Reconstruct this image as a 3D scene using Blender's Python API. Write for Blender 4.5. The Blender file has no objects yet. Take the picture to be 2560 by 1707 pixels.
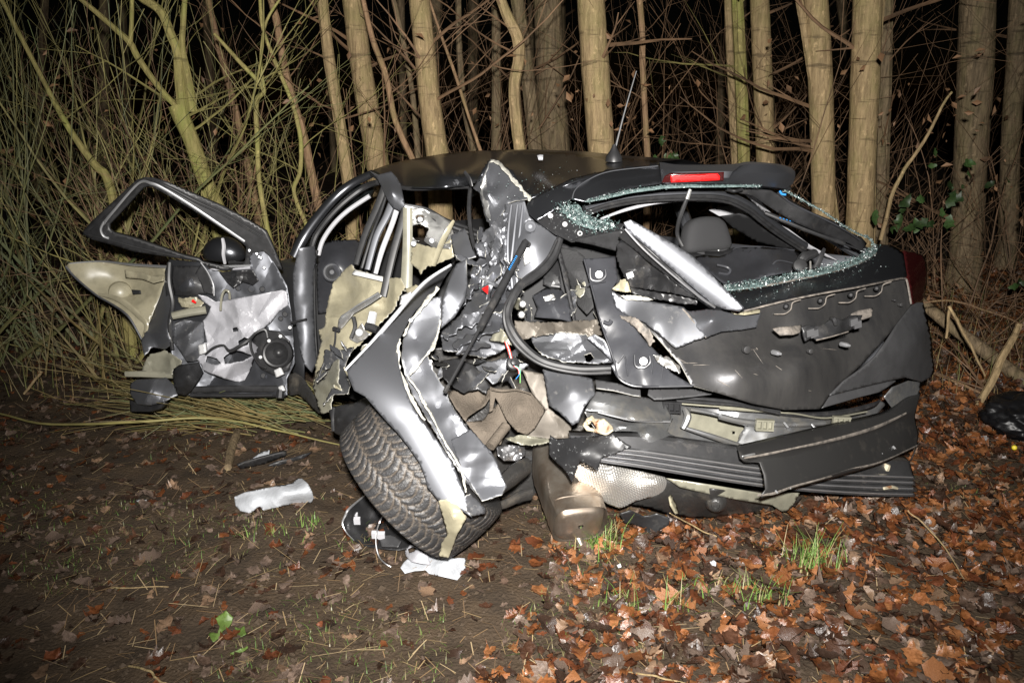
import bpy, bmesh, math, random
import numpy as np
from mathutils import Vector, Matrix, noise
from mathutils.geometry import delaunay_2d_cdt

scene = bpy.context.scene
COL = scene.collection
rad = math.radians

# ------------------------------------------------------------------ camera
FPX, CX, CY = 1991.0, 1280.0, 853.5          # focal length and centre in photograph pixels (2560 wide)
CAM_H = 1.5
PITCH = math.atan(553.5 / FPX)
cam_d = bpy.data.cameras.new('camera')
cam = bpy.data.objects.new('camera', cam_d)
COL.objects.link(cam)
cam_d.sensor_width = 36.0
cam_d.lens = 36.0 * FPX / 2560.0
cam_d.clip_start = 0.05
cam_d.clip_end = 500
cam.location = (0, 0, CAM_H)
cam.rotation_euler = (math.pi / 2 - PITCH, 0, 0)
scene.camera = cam

# ------------------------------------------------------------------ night sky
world = bpy.data.worlds.new('World')
scene.world = world
world.use_nodes = True
wn = world.node_tree
bg = wn.nodes['Background']
sky = wn.nodes.new('ShaderNodeTexSky')
sky.sky_type = 'NISHITA'
sky.sun_disc = False
sky.sun_elevation = rad(-6)
wn.links.new(sky.outputs[0], bg.inputs[0])
bg.inputs[1].default_value = 0.02

# ------------------------------------------------------------------ the photographer's flash, on top of the camera
fl_d = bpy.data.lights.new('flash', 'SPOT')
fl_d.energy = 1640
fl_d.color = (1.0, 0.965, 0.92)
fl_d.shadow_soft_size = 0.035
fl_d.spot_size = rad(94)
fl_d.spot_blend = 1.0
fl = bpy.data.objects.new('flash', fl_d)
COL.objects.link(fl)
fl.location = (0.02, -0.12, CAM_H + 0.2)
_t = Vector((0.25, 6.0, 0.75)) - Vector(fl.location)
fl.rotation_euler = _t.to_track_quat('-Z', 'Y').to_euler()

scene.view_settings.view_transform = 'Standard'
scene.view_settings.look = 'None'
scene.view_settings.gamma = 1
scene.view_settings.exposure = 0
scene.view_settings.use_curve_mapping = False
scene.cycles.use_denoising = True
scene.cycles.max_bounces = 5
scene.cycles.sample_clamp_indirect = 6

# ------------------------------------------------------------------ helpers
SP, CP = math.sin(PITCH), math.cos(PITCH)

def ray(px, py):
    u = (px - CX) / FPX
    v = (CY - py) / FPX
    return Vector((u, CP + v * SP, -SP + v * CP))

def at(px, py, Y):
    d = ray(px, py)
    t = Y / d.y
    return Vector((d.x * t, Y, CAM_H + d.z * t))

def on_z(px, py, z=0.0):
    d = ray(px, py)
    t = (z - CAM_H) / d.z
    return Vector((d.x * t, d.y * t, z))

def ground_z(x, y):
    z = 0.022 * noise.noise(Vector((x * 1.1, y * 1.1, 3.1))) + 0.02 * noise.noise(Vector((x * 3.7, y * 3.7, 9.0)))
    z += 0.012 * noise.noise(Vector((x * 10, y * 10, 1.0))) + .004 * noise.noise(Vector((x * 27, y * 27, 6.0)))
    if y > 4.6:
        b = min(y - 4.6, 9.0)
        z += 0.085 * b * min(1.0, b / 1.5)
        z += 0.10 * noise.noise(Vector((x * .6, y * .6, 7.0))) * min(1, b)
    return z

def on_ground(px, py):
    p = on_z(px, py, 0)
    for _ in range(8):
        p = on_z(px, py, ground_z(p.x, p.y))
    return p

def tag(o, label=None, cat=None, group=None, kind=None):
    if label: o['label'] = label
    if cat: o['category'] = cat
    if group: o['group'] = group
    if kind: o['kind'] = kind
    return o

def thing(name, loc, label, cat, group=None):
    o = bpy.data.objects.new(name, None)
    o.empty_display_size = 0.1
    COL.objects.link(o)
    o.location = loc
    return tag(o, label, cat, group)

def origin(o):
    m = Vector((0, 0, 0))
    while o is not None:
        m += Vector(o.location)
        o = o.parent
    return m

def link_mesh(name, me, parent=None, loc=None):
    """vertices are world coordinates; the object sits at its parent's base (or at loc)"""
    o = bpy.data.objects.new(name, me)
    COL.objects.link(o)
    base = Vector(loc) if loc is not None else (origin(parent) if parent else Vector((0, 0, 0)))
    if base.length > 0:
        me.transform(Matrix.Translation(-base))
    if parent:
        o.parent = parent
        o.location = base - origin(parent)
    else:
        o.location = base
    return o

class MB:
    def __init__(s):
        s.v = []; s.f = []; s.m = []; s.c = []
    def add(s, verts, faces, mi=0, col=None):
        b = len(s.v)
        s.v.extend([tuple(q) for q in verts])
        s.f.extend([tuple(b + i for i in f) for f in faces])
        s.m.extend([mi] * len(faces))
        if col is not None:
            s.c.extend([col] * len(verts))
    def tube(s, pts, r, n=6, cap=True, mi=0, flat=1.0, col=None):
        pts = [Vector(p) for p in pts]
        k = len(pts)
        if not hasattr(r, '__len__'): r = [r] * k
        t0 = (pts[1] - pts[0]).normalized()
        a = Vector((0, 0, 1)) if abs(t0.z) < .8 else Vector((1, 0, 0))
        u = (a - t0 * a.dot(t0)).normalized()
        vs = []; fs = []
        for i in range(k):
            t = (pts[min(i + 1, k - 1)] - pts[max(i - 1, 0)])
            if t.length < 1e-9: t = t0
            t.normalize()
            u = u - t * u.dot(t)
            if u.length < 1e-6: u = Vector((t.y, -t.x, .1))
            u.normalize()
            w = t.cross(u)
            for j in range(n):
                an = 2 * math.pi * j / n
                vs.append(pts[i] + (u * math.cos(an) + w * math.sin(an) * flat) * r[i])
        for i in range(k - 1):
            for j in range(n):
                a0 = i * n + j; a1 = i * n + (j + 1) % n
                fs.append((a0, a1, a1 + n, a0 + n))
        if cap:
            fs.append(tuple(range(n - 1, -1, -1)))
            fs.append(tuple((k - 1) * n + j for j in range(n)))
        s.add(vs, fs, mi, col)
    def box(s, c, ax, ay, az, mi=0):
        c = Vector(c); vs = []
        for i in (-1, 1):
            for j in (-1, 1):
                for k in (-1, 1):
                    vs.append(c + ax * i + ay * j + az * k)
        s.add(vs, [(0, 1, 3, 2), (4, 6, 7, 5), (0, 4, 5, 1), (2, 3, 7, 6), (0, 2, 6, 4), (1, 5, 7, 3)], mi)
    def mesh(s, name, mats, ang=35, smooth=True):
        me = bpy.data.meshes.new(name)
        me.from_pydata(s.v, [], s.f)
        for m in (mats if isinstance(mats, (list, tuple)) else [mats]): me.materials.append(m)
        if any(s.m): me.polygons.foreach_set('material_index', s.m)
        if s.c and len(s.c) == len(s.v):
            at_ = me.color_attributes.new('tint', 'FLOAT_COLOR', 'POINT')
            at_.data.foreach_set('color', np.array([(c[0], c[1], c[2], 1.0) for c in s.c], dtype=np.float32).ravel())
        if smooth:
            me.polygons.foreach_set('use_smooth', [True] * len(me.polygons))
            me.set_sharp_from_angle(angle=rad(ang))
        me.update()
        return me
    def build(s, name, mats, parent=None, ang=35, smooth=True, loc=None):
        return link_mesh(name, s.mesh(name, mats, ang, smooth), parent, loc)

def spline(pts, n):
    """Catmull-Rom through pts (tuples of any length), n steps per span"""
    P = [np.array(p, float) for p in pts]
    if len(P) < 3 or n <= 1:
        out = []
        for a, b in zip(P[:-1], P[1:]):
            for i in range(n): out.append(a + (b - a) * i / n)
        return out + [P[-1]]
    out = []
    for i in range(len(P) - 1):
        p0 = P[max(i - 1, 0)]; p1 = P[i]; p2 = P[i + 1]; p3 = P[min(i + 2, len(P) - 1)]
        for k in range(n):
            t = k / n
            out.append(.5 * (2 * p1 + (p2 - p0) * t + (2 * p0 - 5 * p1 + 4 * p2 - p3) * t * t + (3 * p1 - p0 - 3 * p2 + p3) * t ** 3))
    out.append(P[-1])
    return out

# ------------------------------------------------------------------ materials
def mat(name, col, rough=.5, metal=0., coat=0., var=0., vscale=8., col2=None, bump=0., bscale=30., spec=.5, stretch=None,
        tint=False, dirt=None, dscale=3., dlo=.5, dhi=.7, detail=6, rvar=0., trans=0., coat_r=.05, rand=0., dstretch=None):
    m = bpy.data.materials.new(name)
    m.use_nodes = True
    nt = m.node_tree; N = nt.nodes; L = nt.links
    b = N['Principled BSDF']
    b.inputs['Roughness'].default_value = rough
    b.inputs['Metallic'].default_value = metal
    b.inputs['Specular IOR Level'].default_value = spec
    b.inputs['Coat Weight'].default_value = coat
    b.inputs['Coat Roughness'].default_value = coat_r
    if trans:
        b.inputs['Transmission Weight'].default_value = trans
    tc = N.new('ShaderNodeTexCoord')
    src = tc.outputs['Object']
    if stretch:
        mp = N.new('ShaderNodeMapping'); mp.inputs['Scale'].default_value = stretch
        L.new(src, mp.inputs[0]); vec = mp.outputs[0]
    else:
        vec = src
    out = None
    if tint:
        at_ = N.new('ShaderNodeAttribute'); at_.attribute_name = 'tint'
        out = at_.outputs['Color']
    else:
        rgb = N.new('ShaderNodeRGB'); rgb.outputs[0].default_value = (*col, 1); out = rgb.outputs[0]
    if col2 is not None or var:
        nz = N.new('ShaderNodeTexNoise'); nz.inputs['Scale'].default_value = vscale; nz.inputs['Detail'].default_value = detail
        nz.inputs['Roughness'].default_value = .65
        L.new(vec, nz.inputs['Vector'])
        rmp = N.new('ShaderNodeMapRange'); rmp.inputs[1].default_value = .33; rmp.inputs[2].default_value = .67
        L.new(nz.outputs[0], rmp.inputs[0])
        mx = N.new('ShaderNodeMix'); mx.data_type = 'RGBA'
        if col2 is not None:
            L.new(rmp.outputs[0], mx.inputs[0]); L.new(out, mx.inputs[6]); mx.inputs[7].default_value = (*col2, 1)
        else:
            mx.blend_type = 'MULTIPLY'; mx.inputs[0].default_value = 1
            r2 = N.new('ShaderNodeMapRange'); r2.inputs[3].default_value = 1 - var; r2.inputs[4].default_value = 1 + var
            L.new(rmp.outputs[0], r2.inputs[0]); L.new(out, mx.inputs[6]); L.new(r2.outputs[0], mx.inputs[7])
        out = mx.outputs[2]
        if rvar:
            rr = N.new('ShaderNodeMapRange'); rr.inputs[3].default_value = max(.03, rough - rvar); rr.inputs[4].default_value = min(1, rough + rvar)
            L.new(rmp.outputs[0], rr.inputs[0]); L.new(rr.outputs[0], b.inputs['Roughness'])
    if rand:
        oi = N.new('ShaderNodeObjectInfo')
        hs = N.new('ShaderNodeHueSaturation')
        r3 = N.new('ShaderNodeMapRange'); r3.inputs[3].default_value = 1 - rand; r3.inputs[4].default_value = 1 + rand
        L.new(oi.outputs['Random'], r3.inputs[0]); L.new(r3.outputs[0], hs.inputs['Value']); L.new(out, hs.inputs['Color'])
        out = hs.outputs[0]
    if dirt is not None:
        nd = N.new('ShaderNodeTexNoise'); nd.inputs['Scale'].default_value = dscale; nd.inputs['Detail'].default_value = 9
        nd.inputs['Roughness'].default_value = .7
        if dstretch:
            dm = N.new('ShaderNodeMapping'); dm.inputs['Scale'].default_value = dstretch
            L.new(src, dm.inputs[0]); L.new(dm.outputs[0], nd.inputs['Vector'])
        else:
            L.new(src, nd.inputs['Vector'])
        dr = N.new('ShaderNodeMapRange'); dr.inputs[1].default_value = dlo; dr.inputs[2].default_value = dhi
        L.new(nd.outputs[0], dr.inputs[0])
        db = N.new('ShaderNodeBsdfPrincipled'); db.inputs['Roughness'].default_value = .9
        db.inputs['Base Color'].default_value = (*dirt, 1); db.inputs['Specular IOR Level'].default_value = .2
        ms = N.new('ShaderNodeMixShader')
        L.new(dr.outputs[0], ms.inputs[0]); L.new(b.outputs[0], ms.inputs[1]); L.new(db.outputs[0], ms.inputs[2])
        L.new(ms.outputs[0], N['Material Output'].inputs['Surface'])
    L.new(out, b.inputs['Base Color'])
    if bump:
        nb = N.new('ShaderNodeTexNoise'); nb.inputs['Scale'].default_value = bscale; nb.inputs['Detail'].default_value = 5
        L.new(vec, nb.inputs['Vector'])
        bp = N.new('ShaderNodeBump'); bp.inputs['Strength'].default_value = bump; bp.inputs['Distance'].default_value = .01
        L.new(nb.outputs[0], bp.inputs['Height']); L.new(bp.outputs[0], b.inputs['Normal'])
    return m
# ================================================================== THE PLACE
R = random.Random(7)
M_soil = mat('soil', (.082, .057, .036), rough=.75, col2=(.040, .028, .018), vscale=7, detail=12, bump=.8, bscale=90, rvar=.25, spec=.3)
def bark(name, c1, c2, moss=(.20, .21, .06), mossamt=.35):
    """streaky bark: fine vertical cracks, pale lichen flecks, dark rings, moss on patches"""
    m = bpy.data.materials.new(name); m.use_nodes = True
    N = m.node_tree.nodes; L = m.node_tree.links; p = N['Principled BSDF']
    p.inputs['Roughness'].default_value = .72; p.inputs['Specular IOR Level'].default_value = .25
    tc = N.new('ShaderNodeTexCoord')
    def nz(scale, st, detail=6):
        mp = N.new('ShaderNodeMapping'); mp.inputs['Scale'].default_value = st; L.new(tc.outputs['Object'], mp.inputs[0])
        n = N.new('ShaderNodeTexNoise'); n.inputs['Scale'].default_value = scale; n.inputs['Detail'].default_value = detail; n.inputs['Roughness'].default_value = .7
        L.new(mp.outputs[0], n.inputs['Vector']); return n.outputs[0]
    def rng_(x, lo, hi):
        r = N.new('ShaderNodeMapRange'); r.inputs[1].default_value = lo; r.inputs[2].default_value = hi; L.new(x, r.inputs[0]); return r.outputs[0]
    def mix(f, a_, b_, k=1.):
        x = N.new('ShaderNodeMix'); x.data_type = 'RGBA'
        if k != 1.:
            mu = N.new('ShaderNodeMath'); mu.operation = 'MULTIPLY'; mu.inputs[1].default_value = k; L.new(f, mu.inputs[0]); f = mu.outputs[0]
        L.new(f, x.inputs[0])
        for v, ix in ((a_, 6), (b_, 7)):
            if isinstance(v, tuple): x.inputs[ix].default_value = (*v, 1)
            else: L.new(v, x.inputs[ix])
        return x.outputs[2]
    crack = nz(42, (1, 1, .16))
    col = mix(rng_(crack, .36, .62), c2, c1)
    col = mix(rng_(nz(7, (1, 1, .4)), .48, .68), col, moss, mossamt)
    col = mix(rng_(nz(30, (1, 1, .5)), .58, .68), col, tuple(min(.8, v * 1.55) for v in c1), .75)
    col = mix(rng_(nz(9, (.25, .25, 2.2)), .60, .68), col, tuple(v * .42 for v in c2), .7)
    L.new(col, p.inputs['Base Color'])
    bp = N.new('ShaderNodeBump'); bp.inputs['Strength'].default_value = .9; bp.inputs['Distance'].default_value = .012
    L.new(crack, bp.inputs['Height']); L.new(bp.outputs[0], p.inputs['Normal'])
    return m
M_bark = bark('bark_tan', (.40, .29, .155), (.21, .15, .078))
M_barkg = bark('bark_mossy', (.34, .29, .11), (.19, .16, .06), (.26, .29, .07), .8)
M_barkr = bark('bark_reddish', (.32, .205, .115), (.17, .10, .058))
M_barkd = bark('bark_dark', (.25, .185, .11), (.10, .074, .044), mossamt=.2)
M_twig_br = mat('twig_brown', (.155, .092, .05), rough=.7, var=.6, vscale=3)
M_twig_gn = mat('twig_olive', (.21, .185, .065), rough=.65, var=.5, vscale=2.5)
M_twig_broom = mat('twig_broom', (.080, .105, .042), rough=.6, col2=(.17, .155, .06), vscale=2)
M_twig_yel = mat('twig_yellow', (.20, .145, .05), rough=.6, col2=(.085, .075, .028), vscale=4)

# ---- ground sheet
mb = MB()
ys = [-14, -8, -4, -2, -.5] + list(np.geomspace(.9, 9.5, 250)) + list(np.geomspace(10, 140, 26))
nc = 280
gv = []
for y in ys:
    hw = max(6.0, abs(y) * 1.1 + 3)
    for i in range(nc + 1):
        s_ = i / nc * 2 - 1
        x = hw * (s_ * .55 + .45 * s_ ** 3)
        gv.append((x, y, ground_z(x, y) if -2 < y < 40 else ground_z(x, max(min(y, 40), -2))))
gf = []
for r in range(len(ys) - 1):
    for i in range(nc):
        a = r * (nc + 1) + i
        gf.append((a, a + 1, a + nc + 2, a + nc + 1))
mb.add(gv, gf)
ground = tag(mb.build('forest_ground', M_soil), kind='structure')

# ---- trees: (label, [(px, py, width px)...], Y, bark, forks)
def wobble(pts, amt, seed):
    return [p + Vector((amt * noise.noise(Vector((i * .31, seed, 0))), amt * noise.noise(Vector((i * .31, seed, 5))), 0)) for i, p in enumerate(pts)]

def stem(mb_, path, Y, n=12, top=True, sub=7, seed=0, ext=True, base=True, bump_=.05):
    pts = spline([(a, b, c) for a, b, c in path], sub)
    P3 = [at(q[0], q[1], Y) for q in pts]
    k = Y / (CP * FPX)
    rr = [q[2] * .5 * k * 1.03 for q in pts]
    if base:
        # down to the ground
        p = P3[-1]; d = (P3[-1] - P3[-4]).normalized()
        gz = ground_z(p.x, p.y) - .08
        if p.z > gz:
            for i in range(1, 6):
                P3.append(p + Vector((d.x * .15, 0, -1)) * ((p.z - gz) * i / 5)); rr.append(rr[len(pts) - 1] * (1 + .05 * i))
    if ext:
        p = P3[0]; d = (P3[0] - P3[4]).normalized(); d.z = max(d.z, .7)
        for i in range(1, 9):
            P3.insert(0, p + d * .5 * i + Vector((.05 * noise.noise(Vector((i, seed, 0))), 0, 0))); rr.insert(0, max(.004, rr[0] * .93))
    P3.reverse(); rr.reverse()
    # organic radius
    rr = [r_ * (1 + bump_ * noise.noise(Vector((i * .45, seed, 2)))) for i, r_ in enumerate(rr)]
    mb_.tube(P3, rr, n=n)
    return P3, rr

def grow(mb_, p, d, L, r, lev, rng, seg=.09, wob=.22, up=.04, kids=3, n=4, klen=.55, spread=.7):
    k = max(2, int(L / seg))
    pts = [p.copy()]; d = d.normalized()
    dirs = [d.copy()]
    for i in range(k):
        d = (d + Vector((rng.gauss(0, wob), rng.gauss(0, wob), rng.gauss(0, wob) + up)) * .35).normalized()
        pts.append(pts[-1] + d * seg); dirs.append(d.copy())
    rr = [max(.0012, r * (1 - .75 * i / k)) for i in range(k + 1)]
    mb_.tube(pts, rr, n=n, cap=False)
    if lev > 0:
        for c in range(kids):
            i = rng.randint(max(1, int(k * .15)), k)
            dd = dirs[i] + Vector((rng.gauss(0, 1), rng.gauss(0, 1), rng.gauss(0, .8))) * spread
            grow(mb_, pts[i], dd, L * klen * rng.uniform(.5, 1.1), rr[i] * .65, lev - 1, rng, seg, wob, up, kids, 3, klen, spread)

def tree(label, path, Y, m, forks=(), n=14, twigs=6, seed=0, name='bare_tree', mtw=None, sm=.05):
    rng = random.Random(seed * 13 + 5)
    mb1 = MB()
    P3, rr = stem(mb1, path, Y, n=n, seed=seed, bump_=sm, ext=not forks or path[0][1] < 5)
    b0 = P3[0]
    t = thing(name, (b0.x, b0.y, ground_z(b0.x, b0.y)), label, 'tree', 'bare trees behind the car')
    mb1.build('trunk', m, t)
    for fk in forks:
        mb2 = MB(); stem(mb2, fk, Y - .01, n=8, seed=seed + 3, base=False)
        mb2.build('limb', m, t)
    if twigs:
        mb3 = MB()
        for i in range(twigs):
            j = rng.randint(int(len(P3) * .25), len(P3) - 2)
            an = rng.uniform(0, 6.28)
            grow(mb3, P3[j], Vector((math.cos(an), math.sin(an) * .6, rng.uniform(.1, .9))), rng.uniform(.5, 1.4), max(.004, rr[j] * .16), 1, rng)
        mb3.build('crown', mtw or M_twig_br, t)
    return t

TREES = [
 ('slim brown tree leaning left above the car roof\'s front corner', [(806,0,23),(823,150,25),(848,300,26),(873,470,29)], 5.6, M_bark, ()),
 ('tall tan tree just right of the slim leaning one above the windscreen', [(882,0,46),(905,180,48),(947,430,52)], 6.0, M_bark, ()),
 ('thin wavy pale sapling crossing in front of the dark gap above the roof', [(908,0,10),(932,100,12),(965,190,13),(988,300,13),(1037,410,14)], 5.3, M_barkr, ()),
 ('thin grey sapling left of the thick tan tree above the roof', [(984,0,11),(1014,134,12),(1033,250,12),(1045,390,14)], 6.4, M_barkd, ()),
 ('thick tan tree with a grey bark scar above the middle of the roof', [(1048,0,46),(1063,140,47),(1075,260,49),(1096,400,53)], 5.5, M_bark, ()),
 ('dim slender tree bending right above the roof crown', [(1146,0,13),(1147,90,13),(1150,153,14),(1160,260,14),(1185,385,15)], 7.0, M_barkd, ()),
 ('thin reddish sapling slanting to the right above the roof', [(1073,0,5),(1105,95,6),(1137,184,7),(1168,280,7),(1204,385,8)], 5.6, M_barkr, ()),
 ('straight dim slender tree left of the S-shaped one', [(1240,0,20),(1241,180,21),(1241,380,24)], 7.2, M_barkd, ()),
 ('S-shaped smooth pale tree above the torn roof edge', [(1252,0,21),(1268,40,24),(1294,96,27),(1297,150,27),(1286,210,26),(1289,290,27),(1301,385,28)], 5.4, M_bark, ()),
 ('shaded tree right behind the S-shaped one', [(1293,0,30),(1312,130,31),(1332,306,33),(1340,385,34)], 7.0, M_barkd, ()),
 ('broad furrowed dark tree in the middle of the wood', [(1368,0,61),(1376,180,64),(1385,390,76)], 7.4, M_barkd, ()),
 ('thick pale tan tree left of the car aerial', [(1477,0,60),(1489,180,62),(1505,400,60)], 5.5, M_bark, ()),
 ('thin twisted sapling right of the car aerial', [(1599,0,14),(1606,90,13),(1606,150,14),(1611,250,13),(1620,410,15)], 5.9, M_barkr, ()),
 ('brownish stem of the close pair above the spoiler', [(1821,0,19),(1829,200,20),(1840,420,21)], 6.7, M_bark, ()),
 ('green mossy stem of the close pair above the spoiler', [(1843,0,26),(1853,200,28),(1860,420,29)], 6.6, M_barkg, ()),
 ('straight tan tree right of the mossy pair', [(1899,0,41),(1907,200,42),(1915,420,42)], 6.5, M_bark, ()),
 ('pale tree with a smaller stem winding up its front', [(2040,0,50),(2051,200,53),(2056,380,52),(2060,560,53)], 5.7, M_bark, ([(1998,0,17),(2014,90,18),(2027,172,19),(2041,250,19),(2056,325,19),(2072,430,20),(2088,560,21)],)),
 ('thickest pale tree at the right behind the tailgate', [(2169,0,60),(2163,200,62),(2154,430,60),(2148,610,62)], 5.6, M_bark, ([(2203,30,13),(2190,180,14),(2184,330,13),(2180,610,15)],)),
 ('shaded tree standing close behind the thickest pale one', [(2216,0,29),(2212,200,30),(2206,420,30),(2203,600,31)], 6.5, M_barkd, ()),
 ('rough tree behind the brambles near the right edge', [(2444,0,72),(2438,200,74),(2425,420,70),(2415,640,72)], 6.6, M_barkd, ()),
 ('half-hidden tree cut by the right edge of the picture', [(2548,0,40),(2540,180,42),(2528,330,40),(2520,600,42)], 7.2, M_barkd, ()),
 ('forked green mossy tree rising behind the open door', [(443,265,40),(452,290,38),(478,350,35),(495,400,36),(520,470,37),(545,530,40)], 5.1, M_barkg,
   ([(358,-2,18),(402,30,19),(428,90,21),(444,130,22),(448,190,22),(452,240,22),(462,310,26)],
    [(462,-2,11),(458,60,12),(455,115,14),(462,160,17),(472,210,19),(480,280,24)],
    [(200,-2,9),(232,24,11),(290,75,12),(325,108,14),(345,145,14),(383,200,13),(420,245,13),(455,280,14)],
    [(330,-2,9),(329,60,9),(326,108,10)])),
 ('slim brown leaning tree left of the roof pillar', [(677,0,14),(693,60,16),(708,153,17),(735,260,17),(757,330,18),(778,430,19),(805,560,20)], 5.4, M_barkr, ()),
 ('thin olive sapling curving down behind the roof pillar', [(650,0,7),(658,75,8),(690,160,9),(727,248,9),(745,310,10),(753,365,10),(750,430,10),(735,480,9),(765,560,10)], 5.15, M_barkg, ()),
 ('crooked olive sapling behind the mirror', [(536,85,7),(597,153,9),(658,222,10),(641,255,11),(643,345,11),(648,450,11),(666,560,12),(680,620,14)], 5.0, M_barkg, ([(700,-2,5),(664,60,6),(652,150,6),(660,222,8)],)),
 ('grey mossy stem leaning far left in the broom', [(115,215,10),(160,300,13),(205,370,15),(240,415,18),(265,440,20),(283,500,22),(290,560,24)], 5.0, M_barkg, ()),
 ('straight brown pole-like tree behind the left shrubs', [(520,0,13),(548,120,14),(585,260,15),(612,380,16),(645,540,18)], 6.2, M_barkr, ()),
]
for i, (lb, path, Y, m, fk) in enumerate(TREES):
    big = max(q[2] for q in path)
    tree(lb, path, Y, m, fk, n=18 if big > 35 else 9, twigs=5 if big > 20 else 4, seed=i, sm=.035 if big > 20 else .12,
         mtw=M_twig_gn if m is M_barkg else M_twig_br)
# dim trunks deeper in the wood
for i in range(16):
    px = R.choice([R.uniform(60, 860), R.uniform(900, 1400), R.uniform(1640, 2540)])
    Y = R.uniform(9.5, 15)
    w = R.uniform(14, 34)
    lean = R.uniform(-20, 40)
    tag(tree('dim tree trunk far back in the dark wood', [(px - lean, -5, w), (px, 250, w * 1.03), (px + lean * .4, 500, w * 1.1)], Y, M_barkd, (), n=9, twigs=3, seed=100 + i),
        group='dim trunks far back in the wood')

# ---- shrubs of bare wands
def shrub(label, px, py, Y, nst, L, leanx, spread, m, r=.006, kids=3, lev=1, seed=0, name='bare_shrub', wob=.12, up=.06, basew=.25, klen=.5, ks=.35, cat='shrub', group='bare shrubs'):
    rng = random.Random(seed + 900)
    c = at(px, py, Y); gz = ground_z(c.x, c.y)
    t = thing(name, (c.x, c.y, gz), label, cat, group)
    mb_ = MB()
    for i in range(nst):
        p = Vector((c.x + rng.gauss(0, basew), c.y + rng.gauss(0, basew * .7), gz - .03))
        p.z = ground_z(p.x, p.y) - .03
        d = Vector((leanx + rng.gauss(0, spread), rng.gauss(-.05, spread * .6), 1))
        grow(mb_, p, d, L * rng.uniform(.35, 1.1), r * rng.choice([.35, .5, .7, 1., 1.7]), lev, rng, seg=.13, wob=wob, up=up, kids=kids, n=4, klen=klen, spread=ks)
    mb_.build('stems', m, t)
    return t
B = 'fine green broom shrub'
shrub(B + ' filling the left edge of the picture', -60, 860, 4.9, 18, 2.7, .1, .55, M_twig_broom, r=.0085, kids=3, wob=.2, lev=2, seed=1, klen=.45, ks=.3)
shrub(B + ' leaning out between the left edge and the grey mossy stem', 150, 840, 5.0, 18, 2.8, -.3, .55, M_twig_broom, r=.0085, kids=3, wob=.2, lev=2, seed=2, klen=.45, ks=.3)
shrub(B + ' behind the raised door window frame', 380, 820, 5.0, 16, 2.6, -.30, .55, M_twig_gn, r=.009, kids=3, wob=.22, lev=2, seed=3, klen=.45, ks=.4)
shrub('brownish twiggy shrub behind the mirror', 560, 800, 5.1, 28, 1.8, -.2, .42, M_twig_br, r=.007, kids=4, lev=2, seed=4, ks=.6, wob=.25)
shrub('olive twiggy shrub behind the front pillar', 700, 780, 5.3, 24, 2.0, -.15, .45, M_twig_gn, r=.007, kids=4, lev=2, seed=5, ks=.6, wob=.25)
shrub('tall bushy broom at the far upper left', -120, 760, 6.2, 30, 3.2, .25, .32, M_twig_broom, r=.008, kids=4, lev=2, wob=.2, seed=6, basew=.6, klen=.45, ks=.35)
shrub('tall olive shrub deeper behind the left shrubs', 330, 760, 6.4, 28, 3.0, -.25, .35, M_twig_gn, r=.008, kids=4, lev=2, wob=.2, seed=7, basew=.7, klen=.45, ks=.5)
shrub('yellowish upright stalks at the foot of the left shrubs', 60, 900, 4.6, 14, 1.0, -.1, .4, M_twig_yel, r=.007, kids=2, seed=8, basew=.35)
shrub('yellowish upright stalks left of the open door', 250, 890, 4.5, 14, .9, -.2, .45, M_twig_yel, r=.007, kids=2, seed=9, basew=.3)
shrub('long crossing branches low in front of the slim saplings', 960, 560, 5.6, 16, 2.2, -.7, .5, M_twig_br, r=.007, kids=4, seed=10, ks=.7)
shrub('thin brown saplings thicket behind the roof crown', 1220, 520, 6.4, 22, 2.4, .1, .5, M_twig_br, r=.005, kids=4, seed=11, basew=.6, ks=.7)
shrub('brown twig thicket right of the aerial', 1700, 520, 6.6, 34, 2.4, .05, .55, M_twig_br, r=.004, kids=6, seed=12, basew=.6, ks=.8)
shrub('brown twig thicket between the pale trees', 1990, 560, 6.9, 26, 2.2, 0, .5, M_twig_br, r=.004, kids=6, seed=13, basew=.5, ks=.8)
shrub('tangled brown bramble at the right edge', 2440, 760, 5.7, 30, 2.0, -.2, .75, M_twig_br, r=.005, kids=5, seed=14, basew=.5, ks=.9, wob=.3)
shrub('tall arching bramble right of the thickest pale tree', 2330, 700, 6.2, 26, 2.5, .15, .6, M_twig_br, r=.0045, kids=6, seed=15, basew=.5, ks=.9, wob=.25)
shrub('tangle of twigs behind the S-shaped tree', 1440, 520, 8.0, 26, 2.6, 0, .6, M_twig_br, r=.004, kids=5, seed=16, basew=1., ks=.8)
shrub('low tangle of twigs beside the right tail lamp', 2500, 900, 4.9, 26, 1.1, -.4, 1.0, M_twig_br, r=.005, kids=4, seed=17, basew=.4, ks=1., wob=.3)
# withered leaves still hanging in the twigs: one uncountable scatter
rng = random.Random(77)
mb = MB()
for i in range(900):
    y = rng.uniform(4.9, 7.5); px = rng.uniform(-50, 2600); py = rng.gauss(420, 170)
    if 900 < px < 2200 and py > 330: continue
    p = at(px, py, y)
    if p.z < ground_z(p.x, p.y) + .03: continue
    s_ = rng.uniform(.008, .026); u = Vector((rng.gauss(0, 1), rng.gauss(0, 1), rng.gauss(0, 1))).normalized(); w = u.cross(Vector((rng.gauss(0, 1), rng.gauss(0, 1), rng.gauss(0, 1)))).normalized(); n_ = u.cross(w)
    mb.add([p - u * s_ * 1.5, p + w * s_ * .8 + n_ * s_ * .4, p + u * s_ * 1.5, p - w * s_ * .8 + n_ * s_ * .4], [(0, 1, 2), (0, 2, 3)])
tag(mb.build('withered_leaves', mat('withered_leaf', (.20, .11, .055), rough=.6, var=.6, vscale=2)), 'withered brown leaves hanging in the bare twigs', 'leaves', kind='stuff')
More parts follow.
